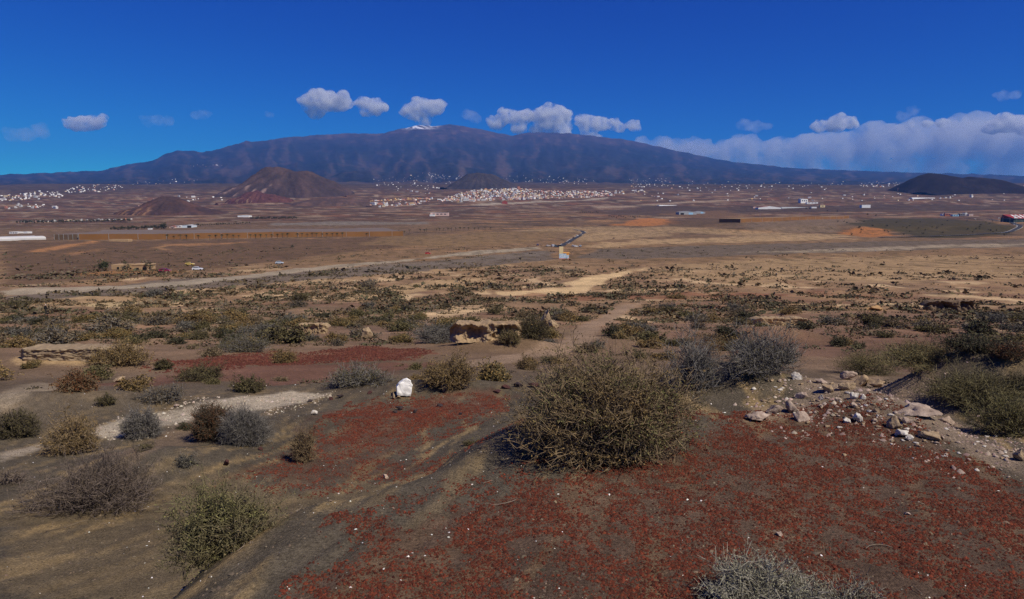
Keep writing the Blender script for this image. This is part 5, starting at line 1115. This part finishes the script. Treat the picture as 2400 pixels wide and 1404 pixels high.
# street lamps along the right road
for i, px in enumerate((2350, 2366, 2382, 2395)):
    q = hit(px, 521 + i * 4, 300); o = empty('street_lamp', (q.x, q.y, q.z)); tag(o, 'thin grey street lamp, %s of four from the striped hall' % ('first', 'second', 'third', 'fourth')[i], 'street lamp', 'lamps along the right road')
    MB().tube((0, 0, -.3), (0, 0, 11), .16, .1, 6).build('post', M_STEEL, o); MB().tube((0, 0, 11), (-1.8, 0, 11.3), .09, .07, 5).build('arm', M_STEEL, o); MB().box(-2.5, -1.7, -.2, .2, 11.2, 11.4).build('lamp_head', M_STEEL, o)
M_RED = plain('mast_red', (.55, .06, .04), .6, .05, .1)
for i, (px, top, base, lb) in enumerate([(2104, 440, 449, 'short red-and-white mast left below the double hill'), (2210, 441, 452, 'red-and-white mast before the double hill'), (2301, 430, 448, 'tallest red-and-white mast right on the double hill foot'), (2398, 432, 448, 'red-and-white mast at the right edge'), (357, 527, 537, 'red-and-white mast over the dark trees left')]):
    q = hit(px, base, 600); k = mpp(q); Hm = (base - top) * k; o = empty('radio_mast', (q.x, q.y, q.z)); tag(o, lb, 'mast', 'red-and-white masts')
    n = 7; wd_ = max(Hm * .022, .45)
    for s in range(n):
        z0, z1 = Hm * s / n, Hm * (s + 1) / n; m = MB(); r0, r1 = wd_ * (1 - .6 * s / n), wd_ * (1 - .6 * (s + 1) / n)
        L4 = [(1, 1), (-1, 1), (-1, -1), (1, -1)]
        for a_, b_ in L4: m.tube((a_ * r0, b_ * r0, z0), (a_ * r1, b_ * r1, z1), wd_ * .22, n=4)
        for j in range(4): a_, b_ = L4[j], L4[(j + 1) % 4]; m.tube((a_[0] * r0, a_[1] * r0, z0), (b_[0] * r1, b_[1] * r1, z1), wd_ * .12, n=4)
        m.build('red_section' if s % 2 == 0 else 'white_section', M_RED if s % 2 == 0 else M_WALLW, o)

# ------------------------------------------------------------------ palms and trees of the plain
_u = 'zeroth first second third fourth fifth sixth seventh eighth ninth tenth eleventh twelfth thirteenth fourteenth fifteenth sixteenth seventeenth eighteenth nineteenth'.split()
def nth(i): return _u[i] if i < 20 else {2: 'twent', 3: 'thirt', 4: 'fort'}[i // 10] + ('ieth' if i % 10 == 0 else 'y-' + _u[i % 10])
M_FROND = plain('palm_frond', (.045, .055, .02), .8, .25, 2); M_TRUNK = plain('trunk_bark', (.13, .09, .06), .9, .2, 3)
def palm_parts(seed):
    r = random.Random(seed); t = MB(); t.tube((0, 0, -.3), (.1, 0, 3.4), .28, .2, 7); f = MB()
    for i in range(18):
        a = i * 2.4 + r.uniform(-.2, .2); e = r.uniform(.1, 1.1); L = r.uniform(1.8, 2.5); pts = []
        for j in range(5): s = j / 4; pts.append(Vector((.1 + math.cos(a) * L * s * math.cos(e * (1 - s * .9)), math.sin(a) * L * s * math.cos(e * (1 - s * .9)), 3.4 + L * (math.sin(e) * s - .75 * s * s))))
        sd_ = Vector((-math.sin(a), math.cos(a), 0))
        for j in range(4):
            w0, w1 = .42 * (1 - j / 5), .42 * (1 - (j + 1) / 4.6)
            f.add([pts[j] - sd_ * w0, pts[j] + sd_ * w0, pts[j + 1] + sd_ * w1, pts[j + 1] - sd_ * w1], [(0, 1, 2, 3)])
    return t.mesh('trunk'), f.mesh('crown')
PALMS = [palm_parts(s) for s in range(3)]
rp_ = random.Random(2)
pal = [(392, 561), (408, 561), (423, 561), (437, 561), (465, 561), (492, 561), (506, 560), (520, 560), (533, 560), (547, 560), (560, 559.5), (587, 559), (599, 559), (611, 558.5), (624, 558.5), (637, 558), (650, 558), (662, 557.5), (674, 557), (697, 557), (708, 556.5), (720, 556.5), (732, 556), (742, 556), (755, 556), (766, 555.5), (779, 555.5), (790, 555), (803, 555), (860, 556)]
pal2 = [(935, 546), (948, 547), (960, 545), (985, 544), (995, 544.5), (1000, 543), (1023, 542), (1030, 541), (1040, 541), (1050, 540.5), (1058, 540), (1068, 540), (1078, 539.5), (1088, 539), (1098, 539), (1112, 539), (1122, 538.5), (1137, 538.5), (1150, 538)]
for i, (px, py) in enumerate(pal + pal2):
    q = Vector(hits([(px, py + .6)], 300)[0]); me = PALMS[i % 3]; s = rp_.uniform(1.15, 1.6) * (1.0 if i < len(pal) else .85)
    o = empty('palm_tree', (q.x, q.y, q.z), rp_.uniform(0, 6)); o.scale = (s, s, s); obj('trunk', me[0], M_TRUNK, o); obj('crown', me[1], M_FROND, o)
    if i < len(pal): lb, gp = 'small palm in the row before the ochre net greenhouse, %s from its left end' % nth(i + 1), 'palms before the ochre greenhouse'
    else: lb, gp = 'small palm in the row beyond the greenhouse end, %s from its left end' % nth(i - len(pal) + 1), 'palms beyond the greenhouse'
    tag(o, lb, 'palm', gp)
def tree_parts(seed, n=260):
    r = np.random.RandomState(seed); t = MB(); t.tube((0, 0, -.4), (0, 0, 2.2), .3, .2, 6)
    for a in range(4): t.tube((0, 0, 1.6), (math.cos(a * 1.6) * 1.1, math.sin(a * 1.6) * 1.1, 3.2), .16, .07, 5)
    cs = r.normal(0, 1, (7, 3)) * np.array([1.2, 1.2, .9]) + np.array([0, 0, 3.4]); P = cs[r.randint(0, 7, n)] + r.normal(0, .62, (n, 3)); P[:, 2] = np.maximum(P[:, 2], .9)
    L = r.uniform(.5, .9, n); q = r.uniform(0, 1, (n, 1)); V, F, Cc = leaf_quads(P, r.normal(0, 1, (n, 3)), L, L * .6, C(.055, .062, .03) * q + C(.028, .034, .018) * (1 - q), r)
    return t.mesh('trunk'), np_mesh('crown', V, F, Cc)
TREES = [tree_parts(50 + s) for s in range(4)]
def trees(where, group, label, s0=.8, s1=1.3, tmin=300):
    for i, q in enumerate(hits(where, tmin)):
        s = rp_.uniform(s0, s1); o = empty('tree', q, rp_.uniform(0, 6)); o.scale = (s * 1.15, s * 1.15, s); me = TREES[i % 4]
        obj('trunk', me[0], M_TRUNK, o); obj('crown', me[1], M_LEAF, o); tag(o, label % nth(i + 1) if '%s' in label else label, 'tree', group)
trees([(262 + i * 5.2 + rp_.uniform(-1, 1), 539.5 - i * .12) for i in range(13)], 'dark trees before the pink cottage', 'dark tree in the belt left of the mast, %s from its left end', .8, 1.4)
trees([(333 + i * 5.0, 537.6 - i * .05) for i in range(12)], 'dark trees behind the mast', 'dark tree in the belt right of the mast, %s from its left end', .9, 1.9)
trees([(455 + i * 5.2, 530 - i * .22) for i in range(26)], 'trees along the track behind the ochre greenhouse', 'dark tree along the far track, %s from the hangar', .5, 1.0)
trees([(590 + i * 4.2, 514.5 - .05 * i) for i in range(26)], 'dark tree belt right of the long white hall', 'dark tree in the belt right of the long white hall, %s from it', .9, 1.5)
trees([(42 + i * 5.6 + rp_.uniform(-1.5, 1.5), 524 - i * .1) for i in range(48)], 'far hedge of trees at the left', 'dark tree in the far roadside hedge, %s from the left', .9, 1.4)
trees([(1352 + i * 4.5, 499 + (i % 3) * .6) for i in range(12)], 'dark trees on the gully bank', 'dark tree on the bank left of the warehouse, %s from the left', .7, 1.2)
trees([(1428 + i * 5.5, 508 + (i % 4) * 1.2) for i in range(14)], 'scrubby trees in the gully', 'scrubby tree in the orange gully, %s from the left', .5, 1.0)
trees([(240, 634), (233, 636), (248, 630), (300, 634), (352, 633), (686, 582)], 'green bushes by the ruined house', 'green bushy tree by the ruined house, %s from its first wall', .45, .8, 200)
trees([(1940, 495), (1962, 497), (1898, 491), (1890, 490), (2052, 507), (2033, 505)], 'trees between the right greenhouses', 'dark tree between the right greenhouses, %s of six', .9, 1.6)
trees(sorted((1960 + rp_.uniform(0, 400), rp_.uniform(517, 552)) for i in range(46)), 'thorn bushes on the dark field', 'dark thorn bush on the dark field, %s from its left edge', .35, .7)

# ------------------------------------------------------------------ the towns
HOUSEC = [('white', (.74, .72, .69)), ('white', (.58, .56, .53)), ('cream', (.72, .58, .38)), ('ochre', (.66, .42, .18)), ('pink', (.62, .38, .30)), ('terracotta', (.50, .22, .14)), ('grey', (.42, .41, .40))]
def house_mesh(v, wall):
    m = MB()
    if v == 0: m.box(-5, 5, -4, 4, -2, 6); m.box(-5.3, 5.3, -4.3, 4.3, 6, 6.6); m.box(1, 4, -2, 2, 6.6, 8.6)
    elif v == 1: m.box(-4, 4, -4, 4, -2, 9); m.box(-4.2, 4.2, -4.2, 4.2, 9, 9.5); m.box(4, 8, -3.5, 3.5, -2, 4.5)
    else: m.box(-8, 8, -4, 4, -2, 4.6); m.prism([(-8.4, 4.6), (8.4, 4.6), (7, 6.8), (-7, 6.8)], -4.4, 4.4)
    me = m.mesh('house'); me.materials.append(wall)
    if True:
        me.materials.append(M_WIN); w = MB()
        bm = bmesh.new(); bm.from_mesh(me)
        for i in range(3):
            x0 = (-3.6 + i * 2.8) * (1 if v < 2 else 1.8); y0 = -4.06
            for z0 in ((1.6,) if v == 2 else (1.2, 4.0)):
                f = bm.faces.new([bm.verts.new(c) for c in ((x0, y0, z0), (x0 + 1.2, y0, z0), (x0 + 1.2, y0, z0 + 1.4), (x0, y0, z0 + 1.4))]); f.material_index = 1
        bm.to_mesh(me); bm.free()
    return me
HM = {(v, c): house_mesh(v, plain('house_%s_%d' % (HOUSEC[c][0], c), HOUSEC[c][1], .85, .05, .1)) for v in range(3) for c in range(len(HOUSEC))}
rh = np.random.RandomState(21)
def in_poly_px(poly, n):
    poly = np.array(poly, float); out = []
    while len(out) < n:
        P = rh.uniform(poly.min(0), poly.max(0), (n * 2, 2)); out += list(P[poly_sd(poly, P[:, 0], P[:, 1]) > 0])
    return np.array(out[:n])
TOWN = []
def settle(px, where, wts, scale=1.0):
    for a, b in px: TOWN.append((a, b, where, rh.choice(7, p=wts), scale))
WM = np.array([.26, .16, .15, .08, .16, .13, .06]); WW = np.array([.55, .25, .06, .03, .05, .03, .03])
settle(in_poly_px([(1020, 470), (1070, 456), (1120, 444), (1200, 441), (1290, 448), (1430, 448), (1440, 460), (1300, 466), (1180, 470), (1080, 474)], 900), 'in the large far town', WM)
settle(in_poly_px([(862, 482), (900, 474), (1010, 466), (1060, 470), (980, 480), (890, 486)], 60), 'at the left end of the large far town', WM)
settle([(868 + i * 4.4, 472 - i * .22) for i in range(32)], 'in the terracotta terrace left of the far town', np.array([.05, .05, .2, .2, .2, .3, 0]))
settle(in_poly_px([(985, 404), (1020, 405), (1085, 412), (1080, 420), (1030, 420), (990, 412)], 55), 'in the hillside village over the far town', WW)
settle(in_poly_px([(1160, 415), (1250, 408), (1340, 415), (1400, 425), (1380, 434), (1250, 428), (1170, 424)], 75), 'right of the hillside village', WW)
settle(in_poly_px([(860, 420), (960, 410), (1060, 425), (1120, 440), (1000, 455), (900, 450)], 80), 'on the slope above the far town', WW)
settle(in_poly_px([(1470, 420), (1560, 418), (1580, 436), (1480, 440)], 60), 'in the village right of the far town', WW)
settle(in_poly_px([(1440, 446), (1530, 446), (1530, 454), (1440, 456)], 22), 'at the right end of the large far town', WW)
settle(in_poly_px([(0, 460), (80, 448), (140, 450), (150, 462), (60, 470), (0, 472)], 90), 'in the white town at the left', WW)
settle(in_poly_px([(150, 446), (190, 434), (260, 432), (300, 438), (250, 450), (160, 454)], 70), 'in the upper part of the left white town', WW)
settle(in_poly_px([(2010, 432), (2060, 424), (2110, 428), (2108, 438), (2020, 438)], 50), 'in the village left of the double hill', WW)
settle(in_poly_px([(300, 425), (460, 418), (470, 424), (380, 432), (300, 434)], 22), 'on the upper left slope', WW)
settle(in_poly_px([(440, 386), (520, 383), (530, 389), (450, 392)], 14), 'in the high hamlet on the left slope', WW)
settle(in_poly_px([(1560, 425), (1990, 425), (1990, 445), (1560, 448)], 70), 'scattered over the far right plain', WW)
settle(in_poly_px([(0, 480), (70, 478), (150, 482), (140, 490), (0, 490)], 24), 'in the hamlet below the left town', WW)
settle(in_poly_px([(300, 470), (560, 445), (560, 470), (330, 490)], 26), 'scattered between the cinder cones', WW)
settle([(40 + i * 9.0 + rh.uniform(-3, 3), 521.5 - i * .25) for i in range(31)], 'in the far roadside hedge at left', WW, .5)
settle(in_poly_px([(1500, 452), (2080, 452), (2380, 452), (2380, 470), (1500, 474)], 60), 'scattered in fields before the double hill', WW)
hp = hits([t[:2] for t in TOWN], 1500, 16000, 260)
size = np.array([t[4] * (.92 if 'large far town' in t[2] else .85) for t in TOWN]) * np.exp(rh.normal(0, .32, len(TOWN))) * .72
order_h = np.argsort(-size / hp[:, 1])
for q in order_h[:300]:
    v = rh.randint(3); c = TOWN[q][3]; o = obj('house', HM[(v, c)], None, loc=hp[q], rz=rh.uniform(-.5, .5), scale=float(size[q]))
    shape = ('flat-roofed', 'two-storey', 'long low')[v]
    tag(o, '%s %s house %s' % (HOUSEC[c][0], shape, TOWN[q][2]), 'house', '%s %s houses %s' % (HOUSEC[c][0], shape, TOWN[q][2]))
Vs, Fs, Cs = [], [], []; nv = 0
BX = np.array([(-5, -4, -2), (5, -4, -2), (5, 4, -2), (-5, 4, -2), (-5, -4, 6), (5, -4, 6), (5, 4, 6), (-5, 4, 6)], float); BF = np.array([(4, 5, 6, 7), (0, 1, 5, 4), (1, 2, 6, 5), (2, 3, 7, 6), (3, 0, 4, 7)])
for q in order_h[300:]:
    a = rh.uniform(-.5, .5); s = size[q] * np.array([rh.uniform(.7, 1.6), 1, rh.uniform(.7, 1.3)]); P = BX * s; P = np.column_stack([P[:, 0] * math.cos(a) - P[:, 1] * math.sin(a), P[:, 0] * math.sin(a) + P[:, 1] * math.cos(a), P[:, 2]]) + hp[q]
    Vs.append(P); Fs.append(BF + nv); Cs.append(np.tile(HOUSEC[TOWN[q][3]][1], (8, 1))); nv += 8
tag(obj('distant_houses', np_mesh('distant_houses', np.concatenate(Vs), np.concatenate(Fs), np.concatenate(Cs)), vcol_mat('far_plaster', [(.1, .95, 1.05)], rough=.85)), 'hundreds of tiny white houses dotting the mountain foot', 'houses', kind='stuff')
